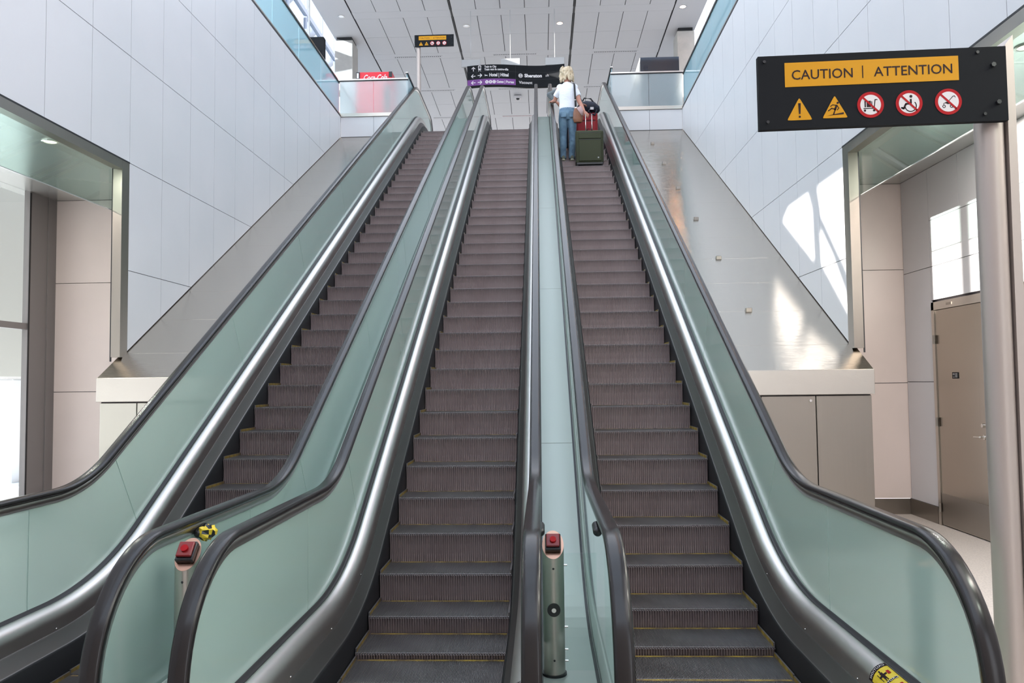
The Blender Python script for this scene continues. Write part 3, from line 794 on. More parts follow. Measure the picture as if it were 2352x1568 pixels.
# ------------------------------------------------------------------ 2D drawing for signs: shapes in (u, v) with layers
class Sheet:
    def __init__(s, root, origin, U, V, N, wave=None): s.root = root; s.o = Vector(origin); s.U = Vector(U); s.V = Vector(V); s.N = Vector(N); s.parts = {}; s.wave = wave
    def P(s, u, v, l):
        w = s.wave(u) if s.wave else 0
        return s.o + s.U * u + s.V * v + s.N * (l + w)
    def mb(s, key): return s.parts.setdefault(key, MB())
    sub = ''
    def poly(s, key, pts, l):
        pts = [tuple(p) for p in pts]; n = len(pts)
        vs = [s.P(p[0], p[1], l) for p in pts]; s.mb(key + s.sub).add(vs, [list(range(n))])
    def strip(s, key, u0, u1, v0, v1, l, n=1):
        for i in range(n):
            a = u0 + (u1 - u0) * i / n; b = u0 + (u1 - u0) * (i + 1) / n; s.poly(key, [(a, v0), (b, v0), (b, v1), (a, v1)], l)
    def disc(s, key, c, r, l, n=28, r2=None):
        r2 = r if r2 is None else r2
        s.poly(key, [(c[0] + r * math.cos(2 * PI * i / n), c[1] + r2 * math.sin(2 * PI * i / n)) for i in range(n)], l)
    def line(s, key, pts, w, l):
        for a, b in zip(pts, pts[1:]):
            d = Vector((b[0] - a[0], b[1] - a[1])); 
            if d.length < 1e-6: continue
            d.normalize(); n = Vector((-d[1], d[0])) * w / 2
            s.poly(key, [(a[0] + n[0], a[1] + n[1]), (a[0] - n[0], a[1] - n[1]), (b[0] - n[0], b[1] - n[1]), (b[0] + n[0], b[1] + n[1])], l)
            s.disc(key, b, w / 2, l, 8)
    def arc(s, key, c, r, a0, a1, w, l, n=16):
        s.line(key, [(c[0] + r * math.cos(math.radians(a0 + (a1 - a0) * i / n)), c[1] + r * math.sin(math.radians(a0 + (a1 - a0) * i / n))) for i in range(n + 1)], w, l)
    def rtri(s, key, c, r, l, k=.16):
        pts = []
        cor = [(c[0], c[1] + r), (c[0] - r * .98, c[1] - r * .78), (c[0] + r * .98, c[1] - r * .78)]
        for i in range(3):
            p = Vector(cor[i]); a = Vector(cor[i - 1]); b = Vector(cor[(i + 1) % 3])
            for t in (1., .6, .25):
                pts.append(p + (a - p) * k * t)
            pts[-1] = p + (a - p) * k * .22 + (b - p) * k * .06
            pts.append(p + (b - p) * k * .22 + (a - p) * k * .06); pts.append(p + (b - p) * k)
        s.poly(key, pts, l)
    def text(s, key, body, u, v, size, l, bold=0., align='LEFT', spacing=1., width=None, shear=0):
        vs, fs = text_mesh(body, size, bold, align, spacing)
        k = 1.
        if width:
            w = max(p[0] for p in vs) - min(p[0] for p in vs); k = width / w
        s.mb(key + '@lettering#' + body).add([s.P(u + p[0] * k + shear * p[1], v + p[1], l) for p in vs], fs)
    def flush(s, names):
        for key, mb in s.parts.items():
            k_, _, r_ = key.partition('@'); nm = r_.partition('#')[0] or names.get(k_, 'lettering')
            o = mb.build(nm, M[k_], s.root); o.matrix_parent_inverse = Matrix.Translation(-s.root.location)

def caution_sign(label, pole_x, y, z0, sign_x0, sign_x1, zb, zt, tilt=0., left_pole=False):
    root = thing('caution_sign', label, 'sign', (pole_x, y, z0), None)
    W = sign_x1 - sign_x0; H = zt - zb
    mb = MB()
    th = .03
    a = tilt
    def R(x, z): return (x, z + (x - sign_x0) * a)
    P = [R(sign_x0, zb), R(sign_x1, zb), R(sign_x1, zt), R(sign_x0, zt)]
    mb.prism(P, 'y', y - .10, y - .10 + th); child(root, mb, 'sign_board', M['signblack'])
    for (fx, fz) in ((.025, .08), (.033, .90), (.885, .07), (.905, .905)):
        mb = MB(); c = R(sign_x0 + fx * W, zt - fz * H); mb.cyl((c[0], y - .10, c[1]), (c[0], y - .107, c[1]), .007, n=12); child(root, mb, 'bolt', M['cap'])
    for (fx, fz) in ((.945, .25), (.96, .755)):
        mb = MB(); c = R(sign_x0 + fx * W, zt - fz * H); mb.cyl((c[0], y - .10, c[1]), (c[0], y - .112, c[1]), .011, n=6); child(root, mb, 'bolt', M['cap'])
    s = Sheet(root, (sign_x0, y - .101, zt), (1, 0, a), (0, 0, 1), (0, -1, 0))
    Y = lambda f: -f * H
    s.strip('signyellow', .107 * W, .808 * W, Y(.435), Y(.105), .001)
    cap = .130 * H
    s.text('ink', 'CAUTION', .133 * W, Y(.338), cap * 1.42, .002, .0004, width=.247 * W)
    s.sub = '@dividing_bar'; s.strip('ink', .4205 * W, .4245 * W, Y(.355), Y(.185), .002)
    s.text('ink', 'ATTENTION', .468 * W, Y(.338), cap * 1.42, .002, .0004, width=.315 * W)
    r = .172 * H; cy = Y(.735); s.sub = '@warning_triangle'
    c1 = (.163 * W, cy - .02 * H); s.rtri('signyellow', c1, r, .001)
    s.poly('ink', [(c1[0] - .10 * r, c1[1] + .55 * r), (c1[0] + .10 * r, c1[1] + .55 * r), (c1[0] + .06 * r, c1[1] - .30 * r), (c1[0] - .06 * r, c1[1] - .30 * r)], .002); s.disc('ink', (c1[0], c1[1] - .52 * r), .085 * r, .002)
    s.sub = '@slipping_hazard_triangle'
    c2 = (.306 * W, cy - .01 * H); s.rtri('signyellow', c2, r, .001)
    q = lambda x, z: (c2[0] + x * r, c2[1] + z * r)
    s.poly('ink', [q(-.62, -.58), q(.66, -.50), q(.66, -.36)], .002)
    s.disc('ink', q(.22, .40), .09 * r, .002, 12); s.line('ink', [q(.14, .24), q(.0, -.12)], .15 * r, .002)
    s.line('ink', [q(.02, -.12), q(-.12, -.50)], .09 * r, .002); s.line('ink', [q(-.02, -.08), q(-.26, -.02), q(-.50, -.20)], .08 * r, .002)
    s.line('ink', [q(.12, .20), q(-.16, .26), q(-.34, .14)], .06 * r, .002); s.line('ink', [q(.16, .2), q(.30, -.02), q(.16, -.16)], .06 * r, .002)
    for f, kind in ((.450, 0), (.605, 1), (.762, 2)):
        c = (f * W, cy + .015 * H + (f - .45) * 0); R1 = r * 1.02
        s.sub = '@' + ('no_trolley_sign', 'no_wheelchair_sign', 'no_stroller_sign')[kind]
        s.disc('red', c, R1, .001, 36); s.disc('white', c, R1 * .77, .0015, 36)
        q = lambda x, z: (c[0] + x * R1, c[1] + z * R1)
        if kind == 0:
            s.line('ink', [q(.52, .38), q(.34, .38), q(.26, -.28), q(-.52, -.28)], .07 * R1, .002); s.disc('ink', q(-.44, -.44), .09 * R1, .002, 12); s.disc('ink', q(.24, -.44), .09 * R1, .002, 12)
            s.strip('ink', c[0] - .30 * R1, c[0] + .02 * R1, c[1] - .18 * R1, c[1] + .30 * R1, .002); s.strip('ink', c[0] - .46 * R1, c[0] - .36 * R1, c[1] - .18 * R1, c[1] + .3 * R1, .002); s.strip('ink', c[0] + .06 * R1, c[0] + .12 * R1, c[1] - .18 * R1, c[1] + .26 * R1, .002)
        elif kind == 1:
            s.disc('ink', q(.14, .52), .11 * R1, .002, 12); s.line('ink', [q(.12, .32), q(.12, -.02), q(-.26, -.06), q(-.42, -.40), q(-.56, -.34)], .14 * R1, .002)
            s.arc('ink', q(.10, -.22), .42 * R1, -170, 40, .07 * R1, .002)
        else:
            s.line('ink', [q(.52, .30), q(.46, .42), q(.34, .40), q(-.02, .0)], .05 * R1, .002); s.poly('ink', [q(-.30, -.08), q(.06, .06), q(.20, -.16), q(-.06, -.20)], .002)
            for wx in (-.34, .22):
                s.arc('ink', q(wx, -.36), .10 * R1, 0, 360, .05 * R1, .002, 12)
            s.line('ink', [q(-.34, -.28), q(-.36, -.12), q(-.2, -.1)], .04 * R1, .002); s.line('ink', [q(.1, -.1), q(.22, -.28)], .04 * R1, .002)
        s.line('red', [q(-.56, .56), q(.56, -.56)], .15 * R1, .0026)
    s.flush({'signyellow': 'yellow_plate', 'ink': 'lettering', 'red': 'prohibition_ring', 'white': 'pictogram_disc'})
    return root
# near sign on its pole
near = caution_sign('large charcoal caution sign on a steel pole, near the camera at right', 2.86, -2.42, ZFLOOR, 1.765, 2.872, 2.598, 2.938, .017)
mb = MB(); mb.cyl((2.838, -2.42, ZFLOOR), (2.838, -2.42, 2.90), .060, n=32); child(near, mb, 'pole', M['pole'])
mb = MB(); mb.prism([(2.888, ZFLOOR), (2.936, ZFLOOR), (2.936, 3.03), (2.90, 2.985)], 'y', -2.47, -2.33); child(near, mb, 'pole_fin', M['pole'])
mb = MB(); mb.cyl((2.86, -2.42, ZFLOOR), (2.86, -2.42, ZFLOOR + .012), .14, n=32); child(near, mb, 'base_plate', M['steel'])
far = caution_sign('small distant caution sign on a pole at the top of the left escalator', -2.80, 16.7, ZTOP, -2.90, -1.73, 11.43, 11.79)
mb = MB(); mb.cyl((-2.80, 16.7, ZTOP), (-2.80, 16.7, 11.7), .065, n=20); child(far, mb, 'pole', M['pole'])

# ------------------------------------------------------------------ hanging direction sign
def wave(u):      # bows towards the viewer in the left half, away at the right
    return .10 * math.sin((u / 3.05) * 2 * PI)
root = thing('direction_sign', 'wide curved hanging direction sign with white arrows, hotel names and a purple gates strip', 'sign', (.05, 18., 11.05))
ox, oz = -1.465, 10.70; Wd = 3.06; Hd = .68
mb = MB(); n = 40
for i in range(n):
    a = Wd * i / n; b = Wd * (i + 1) / n
    pa, pb = 18 - wave(a), 18 - wave(b)
    vs = [(ox + a, pa, oz), (ox + b, pb, oz), (ox + b, pb, oz + Hd), (ox + a, pa, oz + Hd), (ox + a, pa + .12, oz), (ox + b, pb + .12, oz), (ox + b, pb + .12, oz + Hd), (ox + a, pa + .12, oz + Hd)]
    mb.add(vs, [(0, 1, 2, 3), (7, 6, 5, 4), (3, 2, 6, 7), (4, 5, 1, 0)] + ([(0, 3, 7, 4)] if i == 0 else []) + ([(1, 5, 6, 2)] if i == n - 1 else []))
child(root, mb, 'sign_board', M['signblack'])
s = Sheet(root, (ox, 18.0, oz), (1, 0, 0), (0, 0, 1), (0, -1, 0), wave)
s.strip('purple', 0.012, 1.525, .035, .225, .004, 20)
for v in (.228, .455): s.strip('blackline', .0, 3.05, v, v + .006, .006, 40)
for u in (.30, .50, 1.525): s.strip('blackline', u, u + .006, .03, .67, .006)
def arrow(c, ang, L, key='white', w=.022):
    d = Vector((math.cos(ang), math.sin(ang))); nrm = Vector((-d[1], d[0])); c = Vector(c)
    a = c - d * L / 2; b = c + d * L / 2
    s.line(key, [a, b], w, .008); s.line(key, [b - d * L * .42 + nrm * L * .42, b, b - d * L * .42 - nrm * L * .42], w, .008)
for i_, (c_, a_) in enumerate((((.20, .555), PI / 2), ((.20, .335), PI), ((.20, .125), PI), ((.40, .345), 0), ((.40, .125), 0))):
    s.sub = '@arrow#%d' % i_; arrow(c_, a_, .13)
s.sub = '@train_symbol'
# train pictogram
s.strip('white', .355, .445, .515, .625, .008); s.arc('white', (.40, .615), .045, 0, 180, .02, .008); s.strip('signblack', .37, .43, .565, .61, .010)
s.line('white', [(.385, .50), (.36, .475)], .012, .008); s.line('white', [(.415, .50), (.44, .475)], .012, .008)
s.disc('signblack', (.378, .54), .009, .01, 8); s.disc('signblack', (.422, .54), .009, .01, 8)
s.text('white', 'Train to City', .55, .580, .092, .008, .003, width=.38); s.text('white', 'Train vers le centre-ville', .55, .492, .092, .008, .003, width=.75)
s.sub = '@bed_symbol'; s.strip('white', .56, .645, .322, .345, .008); s.strip('white', .56, .575, .31, .37, .008); s.strip('white', .632, .645, .31, .345, .008)
s.text('white', 'Hotel | H\u00f4tel', .70, .298, .145, .008, .005, width=.60)
for i, ch in enumerate('ABC'):
    s.sub = '@gate_disc#' + ch; s.disc('white', (.625 + .115 * i, .125), .052, .008, 24); s.text('purple', ch, .625 + .115 * i, .098, .080, .010, .001, 'CENTER')
s.text('white', 'Gates | Portes', .93, .090, .110, .008, .003, width=.54)
s.sub = '@round_emblem'; s.disc('white', (1.68, .345), .068, .008, 28); s.disc('signblack', (1.68, .345), .055, .009, 28); s.disc('white', (1.68, .345), .046, .010, 28)
s.line('signblack', [(1.70, .37), (1.67, .38), (1.66, .355), (1.70, .335), (1.69, .31), (1.66, .315)], .012, .011)
s.text('white', 'Sheraton', 1.80, .305, .145, .008, .006, width=.55); s.text('white', 'alt', 2.46, .315, .115, .008, -.001)
s.text('white', 'Viscount', 1.63, .090, .125, .008, .002, width=.42)
s.flush({'white': 'lettering', 'purple': 'purple_strip', 'blackline': 'row_divider', 'signblack': 'pictogram_detail'})
for x in (-1.35, -.1, 1.3):
    mb = MB(); mb.box(x - .30, x + .30, 18.05, 18.12, 11.38, 11.62, bev=.01); child(root, mb, 'mounting_box', M['mount'])
    mb = MB(); mb.cyl((x, 18.1, 11.62), (x, 18.1, ZC), .006, n=8); child(root, mb, 'hanger_rod', M['mount'])

# left hanging icon sign
root = thing('hanging_icon_sign', 'dark rounded hanging sign with a cream bag symbol, behind the left glass railing', 'sign', (-5.32, 14.4, 10.5))
mb = MB(); a, b, c, d = -5.86, -4.98, 10.16, 10.80; r = .06; P = []
for (cx, cz, a0) in ((b - r, d - r, 0), (a + r, d - r, 90), (a + r, c + r, 180), (b - r, c + r, 270)):
    for k in range(0, 91, 18): P.append((cx + r * math.cos(math.radians(a0 + k)), cz + r * math.sin(math.radians(a0 + k))))
mb.prism(P, 'y', 14.36, 14.46); child(root, mb, 'sign_board', M['signblack'])
s = Sheet(root, (-5.42, 14.355, 10.22), (1, 0, 0), (0, 0, 1), (0, -1, 0))
s.strip('white', -.14, .16, .02, .36, .002); s.strip('signblack', -.11, .13, .05, .33, .004); s.strip('white', -.14, .16, .30, .36, .005); s.strip('white', -.05, .07, .36, .42, .002); s.strip('white', -.08, .10, .12, .22, .006); s.strip('signblack', -.05, .07, .15, .19, .007)
s.flush({'white': 'symbol', 'signblack': 'symbol_detail'})
mb = MB(); mb.cyl((-5.42, 14.41, 10.8), (-5.42, 14.41, ZC), .025); child(root, mb, 'hanger_rod', M['mount'])

# vending machine
root = thing('vending_machine', 'red drinks vending machine behind the left frosted railing', 'vending machine', (-3.80, 15.3, ZTOP))
mb = MB(); mb.box(-4.27, -3.27, 15.0, 15.75, ZTOP, 10.06, bev=.02); child(root, mb, 'cabinet', M['cokered'])
mb = MB(); mb.box(-4.27, -4.17, 14.985, 15.0, 9.86, 10.05); mb.box(-3.36, -3.27, 14.985, 15.0, 9.90, 10.05); child(root, mb, 'black_corner', M['cap'])
mb = MB(); mb.box(-4.25, -4.20, 14.975, 14.985, 9.88, 10.02); child(root, mb, 'price_label', M['white'])
s = Sheet(root, (-4.12, 14.99, 9.80), (1, 0, 0), (0, 0, 1), (0, -1, 0))
s.text('white', 'Coca-Cola', .04, .02, .22, .003, .004, width=.66, shear=.25)
s.flush({'white': 'lettering'})
mb = MB(); mb.box(-3.50, -3.33, 14.98, 15.0, 8.9, 9.7); child(root, mb, 'selection_panel', M['cap'])
mb = MB(); mb.box(-4.05, -3.6, 14.98, 15.0, 8.45, 8.75); child(root, mb, 'dispensing_flap', M['cap'])
# display board
root = thing('display_cabinet', 'tall dark display cabinet behind the right frosted railing', 'display cabinet', (4.1, 15.8, ZTOP))
mb = MB(); mb.box(3.62, 4.72, 15.55, 16.6, ZTOP, 10.49, bev=.015); child(root, mb, 'cabinet', M['concrete'])
mb = MB(); mb.box(3.63, 4.71, 15.53, 15.55, ZTOP + .02, 10.48); sc_ = child(root, mb, 'screen', M['screen'])
mb = MB()
for i in range(4): mb.box(3.72, 3.84, 15.526, 15.53, 10.12 + i * .035, 10.13 + i * .035)
child(root, mb, 'vent_lines', M['navy'])
# ceiling camera
root = thing('security_camera', 'small white security camera hanging from the far ceiling', 'camera', (-.08, 25.5, ZC))
mb = MB(); mb.box(-.24, .08, 25.4, 25.7, ZC - .14, ZC - .03, bev=.02); child(root, mb, 'housing', M['white'])
mb = MB(); mb.cyl((-.08, 25.55, ZC - .03), (-.08, 25.55, ZC), .05); child(root, mb, 'mount', M['cap'])
mb = MB(); mb.ball((-.08, 25.5, ZC - .15), (.07, .07, .05)); child(root, mb, 'dome', M['cap'])

# ------------------------------------------------------------------ emergency stop posts
def stop_post(x, y, z0, zt, label, key=True, m=None):
    root = thing('emergency_stop_post', label, 'stop post', (x, y, z0), 'emergency stop posts at the foot of the escalators')
    r = .058; n = 32; slant = math.radians(48)
    vs = []
    for i in range(n):
        a = 2 * PI * i / n; px, py = r * math.cos(a), r * math.sin(a); vs.append((x + px, y + py, z0))
    for i in range(n):
        a = 2 * PI * i / n; px, py = r * math.cos(a), r * math.sin(a); vs.append((x + px, y + py, zt - .055 + py * math.tan(slant)))
    mb = MB(); mb.add(vs, [[i, (i + 1) % n, (i + 1) % n + n, i + n] for i in range(n)], 0, True); mb.add(vs, [list(range(n))], 0)
    child(root, mb, 'post_tube', m or M['steel'])
    mb = MB(); mb.add([(v[0], v[1], v[2] + .001) for v in vs[n:]], [list(range(n))]); child(root, mb, 'slanted_cap', M['copper'])
    Rm = Matrix.Translation((x, y, zt - .052)) @ Matrix.Rotation(slant, 4, 'X')
    mb = MB(); mb.box(-.042, .042, -.050, .050, 0, .030, bev=.005, mtx=Rm); b = child(root, mb, 'button_box', M['cap'])
    mb = MB(); mb.box(-.036, .036, -.036, .040, .030, .046, bev=.004, mtx=Rm); c = mb.build('red_cover', M['postred'], b)
    mb = MB(); mb.cyl(Rm @ Vector((0, 0, .046)), Rm @ Vector((0, 0, .056)), .017); mb.build('stop_button', M['red'], b)
    if key:
        zk = z0 + (zt - z0) * .48
        mb = MB(); mb.cyl((x, y - r + .002, zk), (x, y - r - .008, zk), .035, n=28); k = child(root, mb, 'key_switch', M['cap'])
        mb = MB(); mb.cyl((x, y - r - .008, zk), (x, y - r - .014, zk), .012); mb.build('keyhole', M['chrome'], k)
    mb = MB(); mb.cyl((x, y, z0), (x, y, z0 + .012), r + .008, n=32); child(root, mb, 'base_ring', M['cap'])
    for zz in (z0 + .09, zt - .17):
        mb = MB(); mb.ball((x, y - r, zz), (.006, .004, .006), 8, 6); child(root, mb, 'screw', M['cap'])
    return root
stop_post(.808, -1.78, -.10, .64, 'steel emergency stop post with key switch between the middle and right escalators')
stop_post(-.914, -2.40, -.10, .73, 'steel emergency stop post between the left and middle escalators, half hidden by a handrail', False)
stop_post(2.92, -1.45, ZFLOOR, .52, 'emergency stop post showing as a dark band behind the right frosted balustrade', False, M['postshade'])
# clear acrylic guard beside the post
root = thing('acrylic_guard', 'clear acrylic guard plate screwed beside the central stop post', 'guard plate', (.95, -1.75, -.10))
mb = MB(); mb.box(.872, 1.042, -1.755, -1.749, -.09, .535, bev=.001); child(root, mb, 'plate', M['acrylic'])
for z in (.47, .14, .02, -.04):
    mb = MB(); mb.cyl((.866, -1.75, z), (.884, -1.75, z), .006, n=10); child(root, mb, 'screw', M['chrome'])
# crumpled tape on the handrail guide
mb = MB(); mb.ball((-1.0, -2.0, .70), (.048, .05, .040), 12, 8); 
mb.v = [(v[0] + random.uniform(-.008, .008), v[1] + random.uniform(-.008, .008), v[2] + random.uniform(-.008, .008)) for v in mb.v]
for i in range(len(mb.f)): mb.mi[i] = 1 if ((mb.v[mb.f[i][0]][0] + 1.0) * 14 + (mb.v[mb.f[i][0]][2] - .70) * 26) % 1.0 < .38 else 0; mb.sm[i] = False
o = mb.build('warning_tape', [M['stickery'], M['cap']]); tag(o, 'crumpled yellow and black warning tape stuck behind the left stop post', 'tape')

# ------------------------------------------------------------------ people
def remesh(o, vox, smooth=6):
    m = o.modifiers.new('r', 'REMESH'); m.mode = 'VOXEL'; m.voxel_size = vox; m.use_smooth_shade = True
    k = o.modifiers.new('s', 'SMOOTH'); k.iterations = smooth; k.factor = .5
    return o
def hand(mb, wrist, direction, palm_n, curl, side, s=1.):
    """palm + five fingers; direction: towards the fingertips, palm_n: normal on the back of the hand"""
    d = Vector(direction).normalized(); n = Vector(palm_n); n = (n - d * n.dot(d)).normalized(); w = d.cross(n) * side
    W = Vector(wrist)
    mb.tube([W - d * .02, W + d * .03 * s, W + d * .09 * s], [(.030 * s, .021 * s), (.040 * s, .018 * s), (.042 * s, .015 * s)], 10, side=w)
    for i, (o_, L) in enumerate(((-.031, .068), (-.011, .078), (.010, .072), (.029, .055))):
        p = W + d * .085 * s + w * o_ * s; pts = [p]; dd = d.copy()
        for seg in range(3):
            q = Matrix.Rotation(-curl * (seg + .6), 3, w * side) if False else None
            ang = curl * (.5 + .5 * seg); dd = (dd * math.cos(ang) - n * math.sin(ang)).normalized()
            nn = n; p = p + dd * L * s * (.42, .33, .25)[seg]; pts.append(p)
            n2 = (n * math.cos(ang) + d * math.sin(ang))
        mb.tube(pts, [.0105 * s, .0098 * s, .009 * s, .0075 * s], 8, side=w)
    p = W + d * .03 * s - w * .034 * s
    mb.tube([p, p - w * .025 * s + d * .028 * s - n * .01, p - w * .032 * s + d * .058 * s - n * .022], [.0135 * s, .012 * s, .009 * s], 8, side=n)

def man(x, y, z):
    """seen from behind, facing +y, weight on both legs, left hand on rail, right hand reaching back to a suitcase handle"""
    root = thing('person', 'person with blond hair in a white t-shirt and blue jeans standing on the right escalator', 'person', (x, y, z))
    L = lambda a, b, c: (x + a, y + b, z + c)
    sh = 1.565                       # shoulder height
    # --- skin
    mb = MB()
    mb.tube([L(0, .0, 1.50), L(0, .01, 1.60), L(0, .03, 1.68)], [(.075, .07), (.062, .062), (.06, .06)])
    mb.ball(L(0, .045, 1.80), (.083, .104, .128)); mb.ball(L(0, .10, 1.745), (.058, .06, .062))
    mb.ball(L(0, .155, 1.79), (.014, .022, .022)); mb.ball(L(-.086, .04, 1.79), (.012, .026, .036)); mb.ball(L(.086, .04, 1.79), (.012, .026, .036))
    mb.ball(L(0, .142, 1.735), (.028, .012, .009)); mb.ball(L(0, .128, 1.83), (.06, .03, .014))
    mb.tube([L(0, .0, .98), L(0, .0, 1.15), L(0, 0, 1.35), L(0, -.005, 1.50)], [(.15, .10), (.145, .10), (.175, .11), (.13, .08)])
    # left arm (viewer's left, -x): to the handrail
    shL = L(-.175, -.005, 1.49); elL = L(-.262, .10, 1.285); wrL = L(-.315, .30, 1.335)
    mb.tube([shL, L(-.225, .04, 1.39), elL], [.054, .050, .041]); mb.tube([elL, L(-.29, .20, 1.30), wrL], [.042, .040, .028]); mb.ball(elL, (.042, .042, .042))
    hand(mb, wrL, (-.10, .90, .25), (.0, -.35, .95), .30, 1)
    # right arm: reaching down/back to the handle
    shR = L(.175, -.005, 1.49); elR = L(.245, -.03, 1.215); wrR = L(.345, -.13, .965)
    mb.tube([shR, L(.215, -.01, 1.36), elR], [.054, .052, .047]); mb.tube([elR, L(.297, -.07, 1.10), wrR], [.045, .043, .030]); mb.ball(elR, (.045, .045, .045))
    hand(mb, wrR, (.55, -.25, -.62), (-.15, -.75, .45), .75, -1)
    # legs
    for s_, kx, fx in ((-1, -.10, -.105), (1, .095, .075)):
        mb.tube([L(s_ * .085, 0, .98), L(s_ * .095, 0, .78), L(kx, .02, .52), L(kx, -.02, .32), L(fx, 0, .10)], [.085, .078, .058, .056, .040])
        mb.tube([L(fx, -.05, .05), L(fx, .06, .05), L(fx + s_ * .012, .17, .035)], [(.036, .04), (.042, .04), (.036, .02)])
    b = child(root, mb, 'body', M['skin'], False); remesh(b, .0085, 3)
    # --- t-shirt
    mb = MB()
    mb.tube([L(0, -.0, 1.055), L(0, 0, 1.10), L(0, 0, 1.22), L(0, -.005, 1.34), L(0, -.01, 1.45), L(0, -.005, 1.535), L(0, 0, 1.60)],
            [(.182, .128), (.178, .126), (.168, .122), (.178, .130), (.188, .120), (.145, .098), (.074, .072)], 22)
    for s_, e in ((-1, L(-.243, .060, 1.345)), (1, L(.232, -.015, 1.320))):
        mb.ball(L(s_ * .150, -.005, 1.510), (.080, .075, .068)); mb.tube([L(s_ * .130, -.005, 1.50), L(s_ * .180, .01 if s_ < 0 else 0, 1.43), e], [(.070, .082), (.070, .080), (.068, .070)], 14)
    o = child(root, mb, 'tshirt', M['tshirt'], False); remesh(o, .011, 4)
    # --- jeans
    mb = MB()
    mb.tube([L(0, 0, .84), L(0, -.01, .94), L(0, -.005, 1.04), L(0, 0, 1.085)], [(.165, .10), (.186, .135), (.176, .125), (.168, .118)], 20)
    for s_, kx, fx in ((-1, -.10, -.105), (1, .095, .075)):
        mb.ball(L(s_ * .082, -.055, .93), (.095, .092, .105))
        mb.tube([L(s_ * .09, -.0, 1.0), L(s_ * .098, 0, .83), L(s_ * .098, .01, .66), L(kx, .02, .50), L(kx, -.01, .32), L(fx, .0, .15), L(fx, .005, .055)], [(.095, .11), (.098, .112), (.085, .095), (.074, .082), (.072, .084), (.064, .074), (.066, .086)], 18)
    for k in range(7):
        zz = .10 + .05 * k
        for kx in (-.103, .080): mb.tube([L(kx - .06, -.03, zz), L(kx, -.082 + .008 * (k % 2), zz + .018), L(kx + .06, -.03, zz)], [.010, .013, .010], 6, side=(0, 0, 1))
    o = child(root, mb, 'jeans', M['denim'], False); remesh(o, .011, 3)
    mb = MB()
    for s_ in (-1, 1): mb.box(x + s_ * .09 - .055, x + s_ * .09 + .055, y - .150, y - .138, z + .86, z + .98, bev=.005)
    child(root, mb, 'back_pocket', M['denim'], False)
    # --- shoes
    for fx, ang in ((-.105, 0), (.080, 0)):
        mb = MB(); mb.tube([L(fx, -.095, .060), L(fx, -.06, .062), L(fx, .04, .055), L(fx, .14, .040), L(fx, .185, .030)], [(.030, .045), (.042, .052), (.045, .045), (.047, .030), (.030, .018)], 14)
        sh_ = child(root, mb, 'shoe', M['shoe'], False); remesh(sh_, .008, 2)
        mb = MB(); mb.tube([L(fx, -.105, .018), L(fx, .03, .016), L(fx, .19, .016)], [(.038, .016), (.047, .016), (.040, .014)], 14)
        so = mb.build('sole', M['sole'], sh_)
    # --- hair
    mb = MB()
    mb.ball(L(0, .030, 1.815), (.128, .128, .118)); mb.ball(L(0, .030, 1.845), (.116, .118, .100))
    random.seed(9)
    for k in range(46):
        a = random.uniform(PI * .90, PI * 2.10); h = random.uniform(1.665, 1.88); rr = .105 + .025 * random.random()
        cx, cy = rr * math.cos(a), .035 + rr * 1.0 * math.sin(a); j = random.uniform(-.02, .02)
        mb.tube([L(cx * .8, cy, h + .045), L(cx * 1.10 + j, cy * 1.05, h), L(cx * 1.16 - j, cy * 1.1 - .01, h - .045)], [.022, .026, .014], 7)
    for k in range(16):
        a = 2 * PI * k / 16; mb.tube([L(.04 * math.cos(a), .03 + .04 * math.sin(a), 1.915), L(.095 * math.cos(a), .03 + .09 * math.sin(a), 1.890), L(.130 * math.cos(a), .03 + .125 * math.sin(a), 1.82)], [.018, .024, .018], 7)
    o = child(root, mb, 'hair', M['hair'], False); remesh(o, .009, 2)
    return root, L, wrR
MX, MY, MZ = 1.405, 10.98, z_on(TRACK, .4 * (27 + .19)) + .003
PERSON, L1, WR = man(MX, MY, MZ)
Hh = 1.0
# scale the figure a little so that it reaches the height it has in the picture
PERSON.scale = (1.04, 1.04, 1.105)

